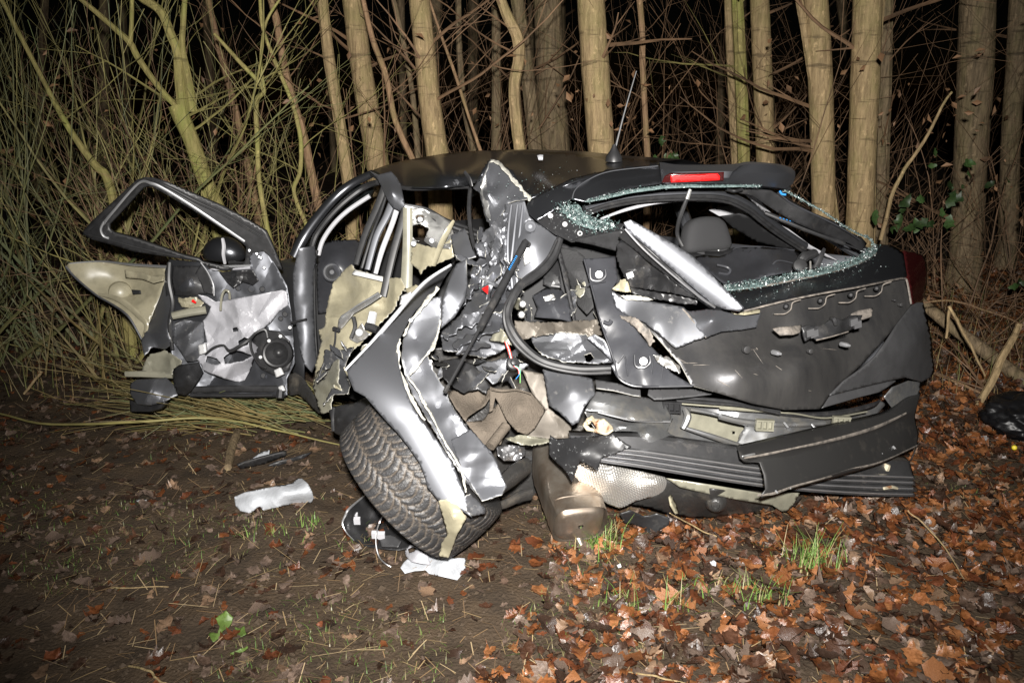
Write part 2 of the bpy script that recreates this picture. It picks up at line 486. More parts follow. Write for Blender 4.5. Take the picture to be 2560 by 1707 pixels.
# far thicket closing the view: one uncountable mass
rng = random.Random(3)
mb = MB()
for i in range(240):
    y = rng.uniform(8.5, 14); x = rng.uniform(-1, 1) * (y * .8)
    p = Vector((x, y, ground_z(x, y) - .05))
    grow(mb, p, Vector((rng.gauss(0, .5), rng.gauss(0, .3), 1)), rng.uniform(.6, 3.4), .005, 1, rng, seg=.22, wob=.25, kids=4, n=3, klen=.5, spread=.7)
tag(mb.build('undergrowth', M_twig_br), 'dense dark tangle of twigs deep in the wood', 'undergrowth', kind='stuff')
# ================================================================== THE WRECKED CAR
def paintmat(name, base, rough, metal, dirt=None, coat=.35, **k):
    return mat(name, base, rough=rough, metal=metal, coat=coat, coat_r=.28, dirt=dirt, **k)
M_paint = paintmat('car_paint', (.150, .155, .170), .52, .93, coat=.06)
M_roof = paintmat('car_paint_roof', (.075, .078, .086), .30, .85, dirt=(.10, .095, .085), dscale=38, dlo=.70, dhi=.80)
M_paintd = paintmat('car_paint_dusty', (.10, .10, .105), .46, .85, coat=.1, dirt=(.058, .055, .051), dscale=5.5, dlo=.30, dhi=.95, dstretch=(1.4, 1.4, .45), bump=.03, bscale=90)
M_paint_lit = paintmat('car_paint_lit', (.205, .211, .229), .55, .86, coat=.03)  # lighter copy of the body paint, flash brightness put into its colour
M_scuff = paintmat('car_paint_scuffed', (.195, .20, .215), .55, .86, coat=.03, dirt=(.17, .165, .158), dscale=26, dlo=.58, dhi=.74)
M_prim = mat('primer_beige', (.29, .265, .185), rough=.34, var=.25, vscale=9, dirt=(.15, .125, .08), dscale=9, dlo=.54, dhi=.74, spec=.5)
M_primd = mat('primer_grimy', (.25, .24, .185), rough=.36, col2=(.16, .155, .12), vscale=9, spec=.5)
M_dusty = mat('dusty_steel', (.17, .15, .125), rough=.55, metal=.3, col2=(.09, .078, .064), vscale=9)
M_primedge = mat('torn_primer_edge', (.36, .35, .31), rough=.45, var=.25, vscale=30)
M_galv = mat('bare_zinc_steel', (.52, .52, .51), rough=.45, metal=.85, var=.3, vscale=6, dirt=(.16, .14, .11), dscale=5, dlo=.55, dhi=.78)
M_panel = mat('rear_panel_steel', (.34, .345, .35), rough=.44, metal=.85, var=.25, vscale=5, dirt=(.13, .12, .10), dscale=7, dlo=.50, dhi=.75)
M_alu = mat('aluminium_rail', (.36, .36, .37), rough=.40, metal=.95, var=.2, vscale=9, dirt=(.12, .11, .10), dscale=8, dlo=.58, dhi=.76)
M_plast = mat('black_plastic', (.020, .020, .021), rough=.42, var=.3, vscale=20, dirt=(.085, .078, .068), dscale=9, dlo=.58, dhi=.85)
M_plastsp = mat('black_plastic_dusted', (.018, .018, .019), rough=.4, dirt=(.30, .31, .31), dscale=75, dlo=.60, dhi=.68)
M_cover = mat('bumper_cover_plastic', (.022, .0215, .021), rough=.5, dirt=(.06, .053, .045), dscale=14, dlo=.55, dhi=.90)
M_corner = mat('grey_plastic', (.055, .055, .057), rough=.48, var=.15, vscale=12, dirt=(.09, .082, .07), dscale=30, dlo=.66, dhi=.8)
M_inplast = mat('interior_plastic', (.038, .039, .044), rough=.38, var=.2, vscale=8, dirt=(.15, .145, .14), dscale=24, dlo=.68, dhi=.80)
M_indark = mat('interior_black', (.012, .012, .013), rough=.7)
M_rub = mat('rubber', (.022, .022, .023), rough=.45, var=.3, vscale=25, dirt=(.07, .065, .06), dscale=18, dlo=.58, dhi=.8)
M_film = mat('white_film', (.36, .36, .385), rough=.42, var=.18, vscale=9, bump=.12, bscale=50)
M_white = mat('white_plastic', (.52, .52, .52), rough=.4)
M_trim = mat('headliner_trim', (.40, .40, .42), rough=.6)
M_felt = mat('arch_felt', (.150, .125, .100), rough=.95, col2=(.095, .08, .064), vscale=11, bump=.5, bscale=160, spec=.1)
M_cloth = mat('black_cloth', (.030, .030, .031), rough=.85, bump=.3, bscale=120)
M_seat = mat('seat_fabric', (.040, .040, .042), rough=.85, bump=.35, bscale=420)
M_exh = mat('exhaust_steel', (.56, .51, .44), rough=.40, metal=.92, col2=(.27, .20, .145), vscale=6, stretch=(1, 1, .5), dirt=(.15, .115, .08), dscale=5, dlo=.66, dhi=.88)
M_under = mat('underbody_coating', (.028, .027, .026), rough=.38, bump=.3, bscale=60, dirt=(.11, .095, .075), dscale=6, dlo=.52, dhi=.76)
M_glass = mat('tempered_glass', (.05, .075, .072), rough=.16, col2=(.19, .25, .245), vscale=110, spec=.8)
M_crumb = mat('tempered_glass_crumbs', (.1, .2, .2), rough=.12, tint=True, spec=.8)
CRC = [(.40, .43, .43), (.10, .15, .145), (.04, .06, .058), (.03, .045, .045), (.20, .26, .25), (.07, .105, .10), (.03, .045, .045)]  # random crumb tints; the whitish ones are painted glints
M_red = mat('red_lens', (.75, .012, .012), rough=.18, coat=.6)
M_redd = mat('red_lens_dark', (.035, .006, .006), rough=.15, coat=.5)
M_chrome = mat('bright_trim', (.78, .79, .81), rough=.42, metal=.9)
M_rust = mat('rusty_bracket', (.48, .43, .31), rough=.5, dirt=(.22, .08, .025), dscale=18, dlo=.52, dhi=.62)
M_scr = mat('scraped_plastic', (.24, .21, .18), rough=.7, col2=(.06, .055, .05), vscale=40)
M_wired = [mat('wire_red', (.5, .03, .02)), mat('wire_white', (.6, .6, .6)), mat('wire_blue', (.03, .2, .55)), mat('wire_green', (.2, .5, .15))]
M_bluemark = mat('blue_print', (.03, .22, .55), rough=.5)
M_gl = mat('pane_glass', (.02, .025, .025), rough=.03, trans=.0, coat=.3)

# heat-shield: embossed dimple grid
M_shield = bpy.data.materials.new('embossed_aluminium'); M_shield.use_nodes = True
_n = M_shield.node_tree.nodes; _l = M_shield.node_tree.links; _b = _n['Principled BSDF']
_b.inputs['Base Color'].default_value = (.90, .88, .84, 1); _b.inputs['Metallic'].default_value = .85; _b.inputs['Roughness'].default_value = .46
_tc = _n.new('ShaderNodeTexCoord')
def _wave(rotz):
    mp = _n.new('ShaderNodeMapping'); mp.inputs['Rotation'].default_value = (0, rotz, 0)
    w = _n.new('ShaderNodeTexWave'); w.inputs['Scale'].default_value = 36; w.wave_type = 'BANDS'; w.bands_direction = 'X'
    _l.new(_tc.outputs['Object'], mp.inputs[0]); _l.new(mp.outputs[0], w.inputs[0]); return w.outputs[1]
_ma = _n.new('ShaderNodeMath'); _ma.operation = 'MULTIPLY'
_l.new(_wave(.25), _ma.inputs[0]); _l.new(_wave(.25 + math.pi / 2), _ma.inputs[1])
_bp = _n.new('ShaderNodeBump'); _bp.inputs['Strength'].default_value = .6; _bp.inputs['Distance'].default_value = .005
_l.new(_ma.outputs[0], _bp.inputs['Height']); _l.new(_bp.outputs[0], _b.inputs['Normal'])

class Fr:
    def __init__(s, x0, y0, k=2.45): s.x0, s.y0, s.k = x0, y0, k
    def __call__(s, p): return (s.x0 + p[0] / s.k, s.y0 + p[1] / s.k) + tuple(p[2:])
A0 = Fr(0, 0, 1)
F1, F2, F3, F4 = Fr(150, 420), Fr(700, 360), Fr(1200, 360), Fr(1700, 380)
F5, F6, F7 = Fr(750, 850), Fr(1250, 850), Fr(1800, 800)

def depth_fn(ctrl, kern='tps'):
    C = np.array(ctrl, float)
    if len(C) == 1:
        return lambda q: np.full(len(q), C[0, 2])
    X = C[:, :2] / 100.; y = C[:, 2]
    def phi(r):
        return r if kern == 'lin' else np.where(r > 1e-9, r * r * np.log(np.maximum(r, 1e-9)), 0)
    n = len(C)
    K = phi(np.linalg.norm(X[:, None] - X[None], axis=2)) + np.eye(n) * 1e-6
    if n == 2:
        d = X[1] - X[0]; dd = d.dot(d)
        return lambda q: y[0] + (y[1] - y[0]) * np.clip(((np.asarray(q) / 100. - X[0]) @ d) / dd, -.3, 1.3)
    Pm = np.hstack([np.ones((n, 1)), X])
    Am = np.zeros((n + 3, n + 3)); Am[:n, :n] = K; Am[:n, n:] = Pm; Am[n:, :n] = Pm.T
    w = np.linalg.lstsq(Am, np.concatenate([y, np.zeros(3)]), rcond=None)[0]
    def f(q):
        q = np.asarray(q, float) / 100.
        Kq = phi(np.linalg.norm(q[:, None] - X[None], axis=2))
        return Kq @ w[:n] + np.hstack([np.ones((len(q), 1)), q]) @ w[n:]
    return f

def inside(x, y, poly):
    c = False; j = len(poly) - 1
    for i in range(len(poly)):
        xi, yi = poly[i]; xj, yj = poly[j]
        if (yi > y) != (yj > y) and x < (xj - xi) * (y - yi) / (yj - yi) + xi: c = not c
        j = i
    return c

def creases(q, Dm, cr, cf, seed):
    """crumpled sheet: planar facets between straight, slightly wandering creases, plus short sharp dents"""
    r = np.random.RandomState(seed * 17 + 3)
    U = q / FPX * Dm
    lo, hi = U.min(0), U.max(0); ext = float(np.max(hi - lo))
    n = int(np.clip(ext * cf * 4.5, 7, 46))
    wob_ = np.array([noise.noise(Vector((u[0] * cf * .45, u[1] * cf * .45, seed))) for u in U]) * (.22 / cf)
    fine = np.array([noise.noise(Vector((u[0] * cf * 1.6, u[1] * cf * 1.6, seed + 9))) for u in U])
    H = np.zeros(len(U)); sl = min(.6, cr * cf * 1.15)
    main = r.uniform(0, np.pi)
    for k in range(n):
        th = main + r.normal(0, .75); c = lo + (hi - lo) * r.uniform(0, 1, 2)
        d = np.cos(th) * (U[:, 0] - c[0]) + np.sin(th) * (U[:, 1] - c[1]) + wob_ * r.uniform(-1, 1)
        t = -np.sin(th) * (U[:, 0] - c[0]) + np.cos(th) * (U[:, 1] - c[1])
        a = sl * r.uniform(.4, 1.) * (1 if k % 2 else -1)
        wd = r.uniform(.06, .4) / cf * 3; ln = r.uniform(.25, 1.) * 6 / cf
        H += a * np.minimum(np.abs(d), wd) * np.clip(1.4 - np.abs(t) / ln, 0, 1)
    Am = np.hstack([np.ones((len(U), 1)), U]); co = np.linalg.lstsq(Am, H, rcond=None)[0]
    H = H - Am @ co
    return H + .05 * cr * fine

def rolled(a, b, Y0, RAD, slope=0., extra=None):
    """depth of a rolled (part-cylindrical) panel whose crest runs from pixel a to pixel b"""
    a = np.array(a, float); b = np.array(b, float); d = (b - a) / np.linalg.norm(b - a); mid = (a + b) / 2
    def dist(p):
        r_ = ray(p[0], p[1]); return r_.y / r_.length
    D0 = Y0 / dist(mid)
    def f(q):
        out = []
        for p in q:
            v = p - mid; t = v.dot(d) / FPX * D0; s_ = (v[0] * d[1] - v[1] * d[0]) / FPX * D0
            D = D0 + slope * t + s_ * s_ / (2 * RAD) + (extra(p) if extra else 0)
            out.append(D * dist(p))
        return np.array(out)
    return f

SEED = [0]
DF = {}
def sheet(name, fr, outline, ctrl, m, parent, holes=(), cr=0., cf=9., jag=0., res=8., thick=.003, rim=None, back=None,
          kern='tps', sm=False, ang=28, dents=()):
    """a sheet of metal/plastic: outline traced in a photo frame, depth in metres from control points, real thickness"""
    SEED[0] += 1; sd = SEED[0]
    rng = random.Random(sd)
    O = [fr(p)[:2] for p in outline]
    if sm:
        O = [tuple(q) for q in spline(O + [O[0]], 5)[:-1]]
    # resample edges
    def resamp(poly, j):
        out = []
        for a, b in zip(poly, poly[1:] + poly[:1]):
            L = math.hypot(b[0] - a[0], b[1] - a[1]); k = max(1, int(round(L / res)))
            for i in range(k):
                t = i / k
                x = a[0] + (b[0] - a[0]) * t; y = a[1] + (b[1] - a[1]) * t
                if j and i: x += rng.gauss(0, j); y += rng.gauss(0, j)
                out.append((x, y))
        return out
    O = resamp(O, jag)
    H = [resamp([fr(p)[:2] for p in h], jag) for h in holes]
    vs = [Vector(p) for p in O]; edges = []
    face = list(range(len(O)))
    for h in H:
        b = len(vs); vs += [Vector(p) for p in h]
        edges += [(b + i, b + (i + 1) % len(h)) for i in range(len(h))]
    xs = [p[0] for p in O]; ys_ = [p[1] for p in O]
    y = min(ys_) + res * .5; row = 0
    allp = O + [q for h in H for q in h]
    AP = np.array(allp)
    while y < max(ys_):
        x = min(xs) + (res * .5 if row % 2 else 0)
        while x < max(xs):
            jx = x + rng.uniform(-.2, .2) * res; jy = y + rng.uniform(-.2, .2) * res
            if inside(jx, jy, O) and np.min((AP[:, 0] - jx) ** 2 + (AP[:, 1] - jy) ** 2) > (res * .45) ** 2:
                vs.append(Vector((jx, jy)))
            x += res
        y += res * .87; row += 1
    r_ = delaunay_2d_cdt(vs, edges, [face], 1, 1e-4)
    V2, F_ = r_[0], r_[2]
    F2_ = []
    for f in F_:
        cx = sum(V2[i][0] for i in f) / len(f); cy = sum(V2[i][1] for i in f) / len(f)
        if any(inside(cx, cy, h) for h in H): continue
        F2_.append(f)
    q2 = np.array([(v[0], v[1]) for v in V2])
    DF[name] = ctrl if callable(ctrl) else depth_fn([fr(c) for c in ctrl], kern)
    D = DF[name](q2)
    if cr:
        D = D + creases(q2, float(np.mean(D)), cr, cf, sd)
    P = [at(v[0], v[1], Y) for v, Y in zip(V2, D)]
    bm = bmesh.new()
    bv = [bm.verts.new(p) for p in P]
    for f in F2_:
        try: bm.faces.new([bv[i] for i in f])
        except ValueError: pass
    bmesh.ops.delete(bm, geom=[v for v in bm.verts if not v.link_faces], context='VERTS')
    bm.normal_update()
    # face the camera
    s_ = 0
    for f in bm.faces:
        s_ += f.normal.dot(Vector((0, 0, CAM_H)) - f.calc_center_median()) * f.calc_area()
    if s_ < 0:
        bmesh.ops.reverse_faces(bm, faces=bm.faces)
    me = bpy.data.meshes.new(name); bm.to_mesh(me); bm.free()
    me.materials.append(m); me.materials.append(rim or m); me.materials.append(back or m)
    me.polygons.foreach_set('use_smooth', [True] * len(me.polygons))
    me.set_sharp_from_angle(angle=rad(11 if cr >= .01 else ang))
    o = link_mesh(name, me, parent)
    if thick:
        sdm = o.modifiers.new('thickness', 'SOLIDIFY'); sdm.thickness = thick; sdm.offset = -1
        sdm.material_offset = 2; sdm.material_offset_rim = 1
    return o

def bar(name, fr, pts, w, m, parent, n=8, flat=1.0, sub=6, taper=None, mats=None):
    q = [fr(p) for p in pts]
    sp = spline(q, sub) if sub > 1 else [np.array(z) for z in q]
    P3 = [at(z[0], z[1], z[2]) for z in sp]
    k = 1 / fr.k
    if not hasattr(w, '__len__'): w = [w] * len(pts)
    ww = np.interp(np.linspace(0, 1, len(sp)), np.linspace(0, 1, len(w)), w)
    r = [.5 * a * k * p.y / (CP * FPX) for a, p in zip(ww, P3)]
    mb_ = MB(); mb_.tube(P3, r, n=n, flat=flat)
    if name is None: return mb_
    return mb_.build(name, m, parent)

def ribbon(name, fr, pts, w, m, parent, cr=.012, seed=1):
    """ragged strip of torn metal along a line of (x, y, Y)"""
    r = random.Random(seed + len(pts)); sp = [np.array(q) for q in spline([fr(p) for p in pts], 5)]
    if not hasattr(w, '__len__'): w = [w] * len(pts)
    ww = np.interp(np.linspace(0, 1, len(sp)), np.linspace(0, 1, len(w)), w) / fr.k
    L_, R_ = [], []
    for i, q in enumerate(sp):
        t = sp[min(i + 1, len(sp) - 1)] - sp[max(i - 1, 0)]; n = np.array([-t[1], t[0]]); n = n / (np.linalg.norm(n) + 1e-9)
        L_.append(tuple(q[:2] + n * ww[i] * r.uniform(.15, .85))); R_.append(tuple(q[:2] - n * ww[i] * r.uniform(.15, .85)))
    return sheet(name, A0, L_ + R_[::-1], [fr(p) for p in pts] + [(fr(pts[0])[0] + 30, fr(pts[0])[1] - 9, pts[0][2])], m, parent, cr=cr, cf=25, jag=.5, res=4)

def lathe(name, c, nrm, prof, mats, parent, n=28, mis=None):
    """prof: list of (radius, offset along nrm)"""
    nrm = Vector(nrm).normalized()
    a = Vector((0, 0, 1)) if abs(nrm.z) < .8 else Vector((1, 0, 0))
    u = (a - nrm * a.dot(nrm)).normalized(); w = nrm.cross(u)
    mb_ = MB(); vs = []; 
    for r, h in prof:
        for j in range(n):
            t = 2 * math.pi * j / n
            vs.append(Vector(c) + nrm * h + (u * math.cos(t) + w * math.sin(t)) * r)
    mb_.add(vs, [])
    for i in range(len(prof) - 1):
        for j in range(n):
            mb_.f.append((i * n + j, i * n + (j + 1) % n, (i + 1) * n + (j + 1) % n, (i + 1) * n + j)); mb_.m.append(mis[i] if mis else 0)
    mb_.f.append(tuple(range(n))); mb_.m.append(mis[0] if mis else 0)
    mb_.f.append(tuple((len(prof) - 1) * n + j for j in range(n))); mb_.m.append(mis[-1] if mis else 0)
    return mb_.build(name, mats, parent)

def fpt(fr, x, y, Y):
    q = fr((x, y)); return at(q[0], q[1], Y)
def fsz(fr, s_, Y): return s_ / fr.k * Y / (CP * FPX)
TOCAM = lambda p: (Vector((0, 0, CAM_H)) - p).normalized()

def crumbs(name, fr, line, width, count, m, parent, size=(.002, .006), seed=1, spreadY=.01):
    """tempered glass crumbs along a line of (x, y, Y)"""
    rng = random.Random(seed)
    sp = spline([fr(p) for p in line], 12)
    mb_ = MB()
    for i in range(count):
        q = sp[rng.randrange(len(sp))]
        w = width / fr.k
        p = at(q[0] + rng.gauss(0, w * .35), q[1] + rng.gauss(0, w * .35), q[2] + rng.uniform(-spreadY, spreadY))
        s_ = rng.uniform(*size)
        vs = [p + Vector((rng.uniform(-1, 1), rng.uniform(-1, 1), rng.uniform(-1, 1))) * s_ for _ in range(4)]
        mb_.add(vs, [(0, 1, 2), (0, 3, 1), (1, 3, 2), (0, 2, 3)], 0, rng.choice(CRC))
    o = mb_.build(name, M_crumb, parent, smooth=False)
    o['kind'] = 'stuff'
    return o

car = thing('wrecked_car', (.2, 3.4, 0), 'wrecked black hatchback with its left rear corner torn open', 'car')

# ------------------------------------------------------------ roof
roof = sheet('roof', A0, [(928,427),(960,415),(994,405),(1047,395),(1108,384.5),(1190,377),(1271,376),(1400,381),(1506,392),(1649,402),(1647,416),(1526,428),(1437,453),(1375,478),(1322,496),(1300,462),(1273,429),(1247,410),(1226,399),(1212,420),(1195,455),(1165,466),(1108,469),(1018,471),(985,458),(961,442)],
     [(928,427,3.85),(1000,404,4.05),(1190,377,4.1),(1400,381,3.85),(1649,402,3.35),(1647,416,3.12),(1437,453,3.0),(1322,496,2.98),(1273,429,3.12),(1226,399,3.25),(1165,440,3.3),(1165,466,3.33),(1018,471,3.55),(1100,425,3.45),(1300,400,3.45),(961,442,3.7)],
     M_roof, car, cr=.02, cf=3.4, back=M_trim, thick=.006)
# the far half of the roof, curving down to the right-hand side
mb = MB()
ridge = [(928,427,3.85),(994,405,4.02),(1108,384.5,4.1),(1190,377,4.1),(1271,376,4.02),(1400,381,3.85),(1506,392,3.62),(1649,402,3.35)]
rows = []
for k, (dx, dz) in enumerate(((0, -.004), (.15, .0), (.32, -.03), (.47, -.09), (.54, -.17))):
    rows.append([at(*p) + Vector((dx * .8, dx * .75, dz)) for p in ridge])
for a, b in zip(rows[:-1], rows[1:]):
    for i in range(len(ridge) - 1):
        mb.add([a[i], a[i + 1], b[i + 1], b[i]], [(0, 1, 2, 3)])
bmw = mb.build('far_roof', M_roof, roof)
bar('roof_seal', F2, [(560,180,3.8),(640,232,3.68),(780,272,3.56),(1000,268,3.45),(1150,262,3.35)], 26, M_rub, roof)
lathe('aerial_base', at(1535, 392, 3.38), (0, 0, 1), [(.036, -.02), (.034, 0), (.022, .018), (.012, .035), (.007, .05)], M_plast, roof, n=14).scale = (1, 1, 1)
bar('aerial', A0, [(1534,388,3.38),(1560,285,3.38),(1591,178,3.38)], [7, 4.5, 3], M_rub, roof, n=6, sub=3)
# blade-like flap of the torn rail
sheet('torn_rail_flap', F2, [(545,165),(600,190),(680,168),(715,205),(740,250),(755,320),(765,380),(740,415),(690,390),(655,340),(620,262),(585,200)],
      [(545,165,3.72),(600,190,3.66),(680,170,3.62),(740,250,3.55),(765,380,3.48),(740,415,3.5),(620,262,3.62),(680,290,3.47)], M_paint_lit, roof, cr=.006, cf=14, res=5, rim=M_primedge)
# big torn flap of the rear pillar with primer edge
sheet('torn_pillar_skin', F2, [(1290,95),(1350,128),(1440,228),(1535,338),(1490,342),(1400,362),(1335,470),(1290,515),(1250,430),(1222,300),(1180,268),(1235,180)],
      [(1290,95,3.2),(1440,228,3.06),(1535,338,2.97),(1400,362,3.02),(1290,515,2.98),(1225,300,3.14),(1180,268,3.2),(1300,260,3.12),(1270,300,3.02)], M_paint_lit, roof, cr=.014, cf=8, jag=.8, res=6, rim=M_primedge, kern='lin')
sheet('bare_torn_edge', F2, [(1285,102),(1262,190),(1270,330),(1290,470),(1262,440),(1225,300),(1245,200)], [(1285,102,3.17),(1225,300,3.10),(1290,470,2.97),(1262,250,3.1)], M_galv, roof, cr=.012, cf=22, jag=1., res=5)
ribbon('torn_seam', F2, [(1290,98,3.18),(1350,128,3.12),(1440,228,3.04),(1500,300,2.98),(1535,340,2.96)], 20, M_primedge, roof)

# ------------------------------------------------------------ front pillar and hinge post
ap = bar('front_pillar', F2, [(85,690,3.72),(140,580,3.74),(215,470,3.78),(330,335,3.84),(440,245,3.86),(570,180,3.84)], [62, 66, 62, 58, 52, 44], M_roof, car, n=14, flat=.8)
bar('pillar_seal', F2, [(190,650,3.7),(220,560,3.71),(300,450,3.76),(400,350,3.8),(520,262,3.82),(600,235,3.75)], 34, M_rub, ap)
bar('pillar_lining', F2, [(235,680,3.74),(262,590,3.75),(330,490,3.8),(420,405,3.84),(550,318,3.84)], 27, M_trim, ap)
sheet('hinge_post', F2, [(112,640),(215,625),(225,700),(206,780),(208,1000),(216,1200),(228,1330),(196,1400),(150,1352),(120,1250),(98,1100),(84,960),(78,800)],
      rolled((757,740), (765,905), 3.60, .045, .22), M_paint_lit, car, cr=.008, cf=9, res=6)
bar('post_seal', F2, [(222,650,3.68),(204,760,3.68),(206,900,3.68),(212,1150,3.68),(222,1330,3.66)], 26, M_rub, car)
sheet('sill_end', F1, [(1395,1270),(1440,1250),(1490,1285),(1560,1400),(1620,1510),(1580,1500),(1500,1420),(1460,1385),(1400,1395)],
      [(1395,1270,3.66),(1490,1285,3.6),(1620,1510,3.4),(1400,1395,3.64)], M_under, car, cr=.01, cf=12)
# dashboard with round vent, seen through the front opening
dash = sheet('dashboard', F2, [(236,610),(330,590),(470,585),(520,620),(470,760),(380,850),(300,1030),(232,1040),(222,850),(226,700)],
      [(236,610,3.98),(520,620,4.0),(300,1030,3.85),(222,850,3.85),(350,720,3.78)], M_inplast, car, res=7)
c_ = fpt(F2, 318, 785, 3.76)
lathe('air_vent', c_, TOCAM(c_) + Vector((-.15, 0, .1)), [(.050, -.03), (.046, 0), (.040, .004), (.034, -.012), (.014, -.004), (.010, .002)], [M_inplast, M_chrome, M_indark], dash, mis=[0, 0, 1, 2, 0])
sheet('windscreen', F2, [(110,640),(240,660),(330,520),(560,330),(600,250),(440,250),(330,330),(200,480)], [(110,640,3.85),(240,660,4.2),(600,250,4.1),(330,330,3.95)], M_gl, car, thick=.004)

# ------------------------------------------------------------ centre pillar
bp_ = bar('centre_pillar', F2, [(640,270,3.62),(590,400,3.58),(520,560,3.52),(465,740,3.45)], [46, 44, 42, 34], M_rub, car, flat=.7)
bar('door_channel', F2, [(700,330,3.58),(655,440,3.54),(590,570,3.5),(535,770,3.44)], [52, 46, 42, 36], M_paint_lit, bp_, flat=.5)
bar('belt_trim', F2, [(730,350,3.60),(690,480,3.56),(625,650,3.5),(585,795,3.46)], [34, 32, 32, 26], M_trim, bp_, flat=.6)
bar('pillar_rubber', F2, [(655,300,3.60),(615,420,3.56),(560,560,3.5),(500,760,3.45)], 20, M_rub, bp_)
bar('window_channel', F2, [(765,395,3.40),(735,520,3.37),(690,680,3.33),(632,935,3.27)], [40, 46, 48, 46], M_rub, car, flat=.55)
mb = bar(None, F2, [(782,390,3.37),(782,600,3.35),(778,760,3.32),(772,905,3.29)], [54, 58, 66, 74], None, None, flat=.35, n=8)
mb.build('glass_guide', M_primd, car)

# ------------------------------------------------------------ rear door remains
rd = sheet('rear_door', F2, [(438,738),(395,772),(320,860),(288,1000),(270,1120),(235,1140),(250,1200),(212,1400),(202,1500),(232,1560),(300,1568),(345,1500),(365,1400),(400,1310),(560,1160),(700,1010),(745,900),(830,860),(880,880),(800,960),(742,820),(640,818),(460,770)],
      [(438,738,3.42),(320,860,3.45),(288,1000,3.42),(250,1200,3.36),(202,1500,3.22),(300,1568,3.15),(400,1310,3.18),(560,1160,3.2),(742,820,3.28),(460,770,3.4),(500,950,3.33),(880,880,3.2),(350,1150,3.27),(420,900,3.44)],
      M_prim, car, cr=.05, cf=7, jag=1.2, res=5, rim=M_primedge, kern='lin')
sheet('door_edge_skin', F5, [(80,290),(100,200),(180,110),(240,120),(230,260),(255,310),(200,330),(180,440),(130,450),(105,390)], [(80,290,3.2),(240,120,3.12),(180,440,3.02),(150,270,3.05)], M_primd, rd, cr=.03, cf=12, jag=1.2, res=5, rim=M_primedge)
sheet('inner_frame', F2, [(800,390),(870,395),(950,425),(1040,475),(1062,560),(1040,640),(940,640),(880,590),(830,600),(800,640)],
      [(800,390,3.4),(1040,475,3.3),(1062,560,3.25),(940,640,3.3),(800,640,3.36),(900,480,3.42)], M_galv, rd, cr=.028, cf=16, res=5, jag=.6,
      holes=[[(805,505),(860,490),(910,520),(890,570),(875,600),(830,590),(805,560)],[(835,440),(880,440),(878,480),(840,485)]])
sheet('inner_skin', F2, [(800,640),(830,605),(880,620),(960,640),(1045,580),(1065,690),(1000,720),(930,750),(905,745),(880,770),(860,800),(850,770),(815,745),(800,730)],
      [(800,640,3.34),(1045,580,3.24),(1065,690,3.22),(860,800,3.28),(930,680,3.25)], M_prim, rd, cr=.012, cf=14, jag=.8, res=5, rim=M_primedge)
bar('brace', F2, [(1065,470,3.2),(1030,530,3.18),(985,620,3.18),(940,745,3.2)], [20, 40, 42, 34], M_prim, rd, flat=.4)
for (x, y) in ((858, 462), (818, 610), (930, 592)):
    c_ = fpt(F2, x, y, 3.27); lathe('nut', c_, TOCAM(c_), [(.013, -.02), (.013, .0), (.007, .004)], M_chrome, rd, n=10)
for i, dy in enumerate((0, 26, 50)):
    bar('belt_rail', F2, [(765,372 + dy * .4,3.42),(900,398 + dy * .6,3.42),(1030,470 + dy,3.38),(1250,545 + dy,3.3)], [18, 16, 20, 20], M_rub if i != 1 else M_alu, rd, n=6)
sheet('bent_frame_flap', F2, [(1045,560),(1130,515),(1150,560),(1175,640),(1205,690),(1150,705),(1080,715),(1062,640)], [(1045,560,3.22),(1130,515,3.2),(1205,690,3.08),(1080,715,3.1),(1110,620,3.14)], M_paint_lit, rd, cr=.012, cf=12, res=5, rim=M_primedge)
bar('hanging_seal', F2, [(1165,280,3.24),(1158,400,3.18),(1168,520,3.14),(1188,620,3.1),(1212,690,3.06)], [44, 46, 44, 40, 34], M_rub, rd, flat=.6)
bar('torn_seal_end', F2, [(1130,172,3.28),(1160,215,3.26),(1175,262,3.25)], [22, 30, 20], M_plast, rd, flat=.5)
sheet('belt_moulding', F2, [(455,770),(628,812),(622,838),(440,796)], [(455,770,3.36),(628,812,3.28),(440,796,3.35)], M_white, rd, res=6, thick=.01)
sheet('belt_moulding', F2, [(740,930),(800,905),(790,940),(732,985)], [(740,930,3.12),(800,905,3.1),(732,985,3.1)], M_white, rd, res=6, thick=.01)
wr = sheet('window_regulator', F2, [(358,1075),(375,1050),(600,905),(622,930),(560,975),(450,1040),(395,1110),(372,1135),(352,1118)], [(358,1075,3.26),(600,905,3.2),(352,1118,3.25)], M_galv, rd, cr=.004, cf=20, res=5)
bar('regulator_edge', F2, [(375,1060,3.25),(480,985,3.21),(605,912,3.18)], 10, M_chrome, rd, n=6)
sheet('motor_plate', F2, [(425,1195),(450,1150),(475,1130),(500,1095),(520,1140),(550,1165),(520,1195),(470,1220)], [(425,1195,3.2),(500,1095,3.2),(550,1165,3.17)], M_galv, rd, cr=.008, cf=25, res=4)
c_ = fpt(F2, 485, 1155, 3.16); lathe('motor_hub', c_, TOCAM(c_), [(.016, -.01), (.016, .008), (.008, .012)], M_chrome, rd, n=12)
bar('motor', F2, [(570,1030,3.2),(555,1100,3.18)], [50, 54], M_white, rd, sub=1)
bar('motor_body', F2, [(530,1110,3.18),(600,1140,3.16)], [55, 50], M_plast, rd, sub=1)
bar('wire', F2, [(340,1150,3.22),(330,1240,3.18),(270,1340,3.14),(240,1430,3.12),(280,1440,3.1),(330,1450,3.08)], 13, M_rub, rd, n=6)
bar('wire', F2, [(330,1130,3.2),(360,1140,3.18)], 30, M_rub, rd, n=6, sub=1)
bar('wire', F2, [(450,1060,3.22),(460,1120,3.2),(435,1190,3.18)], 26, M_plast, rd, n=6)
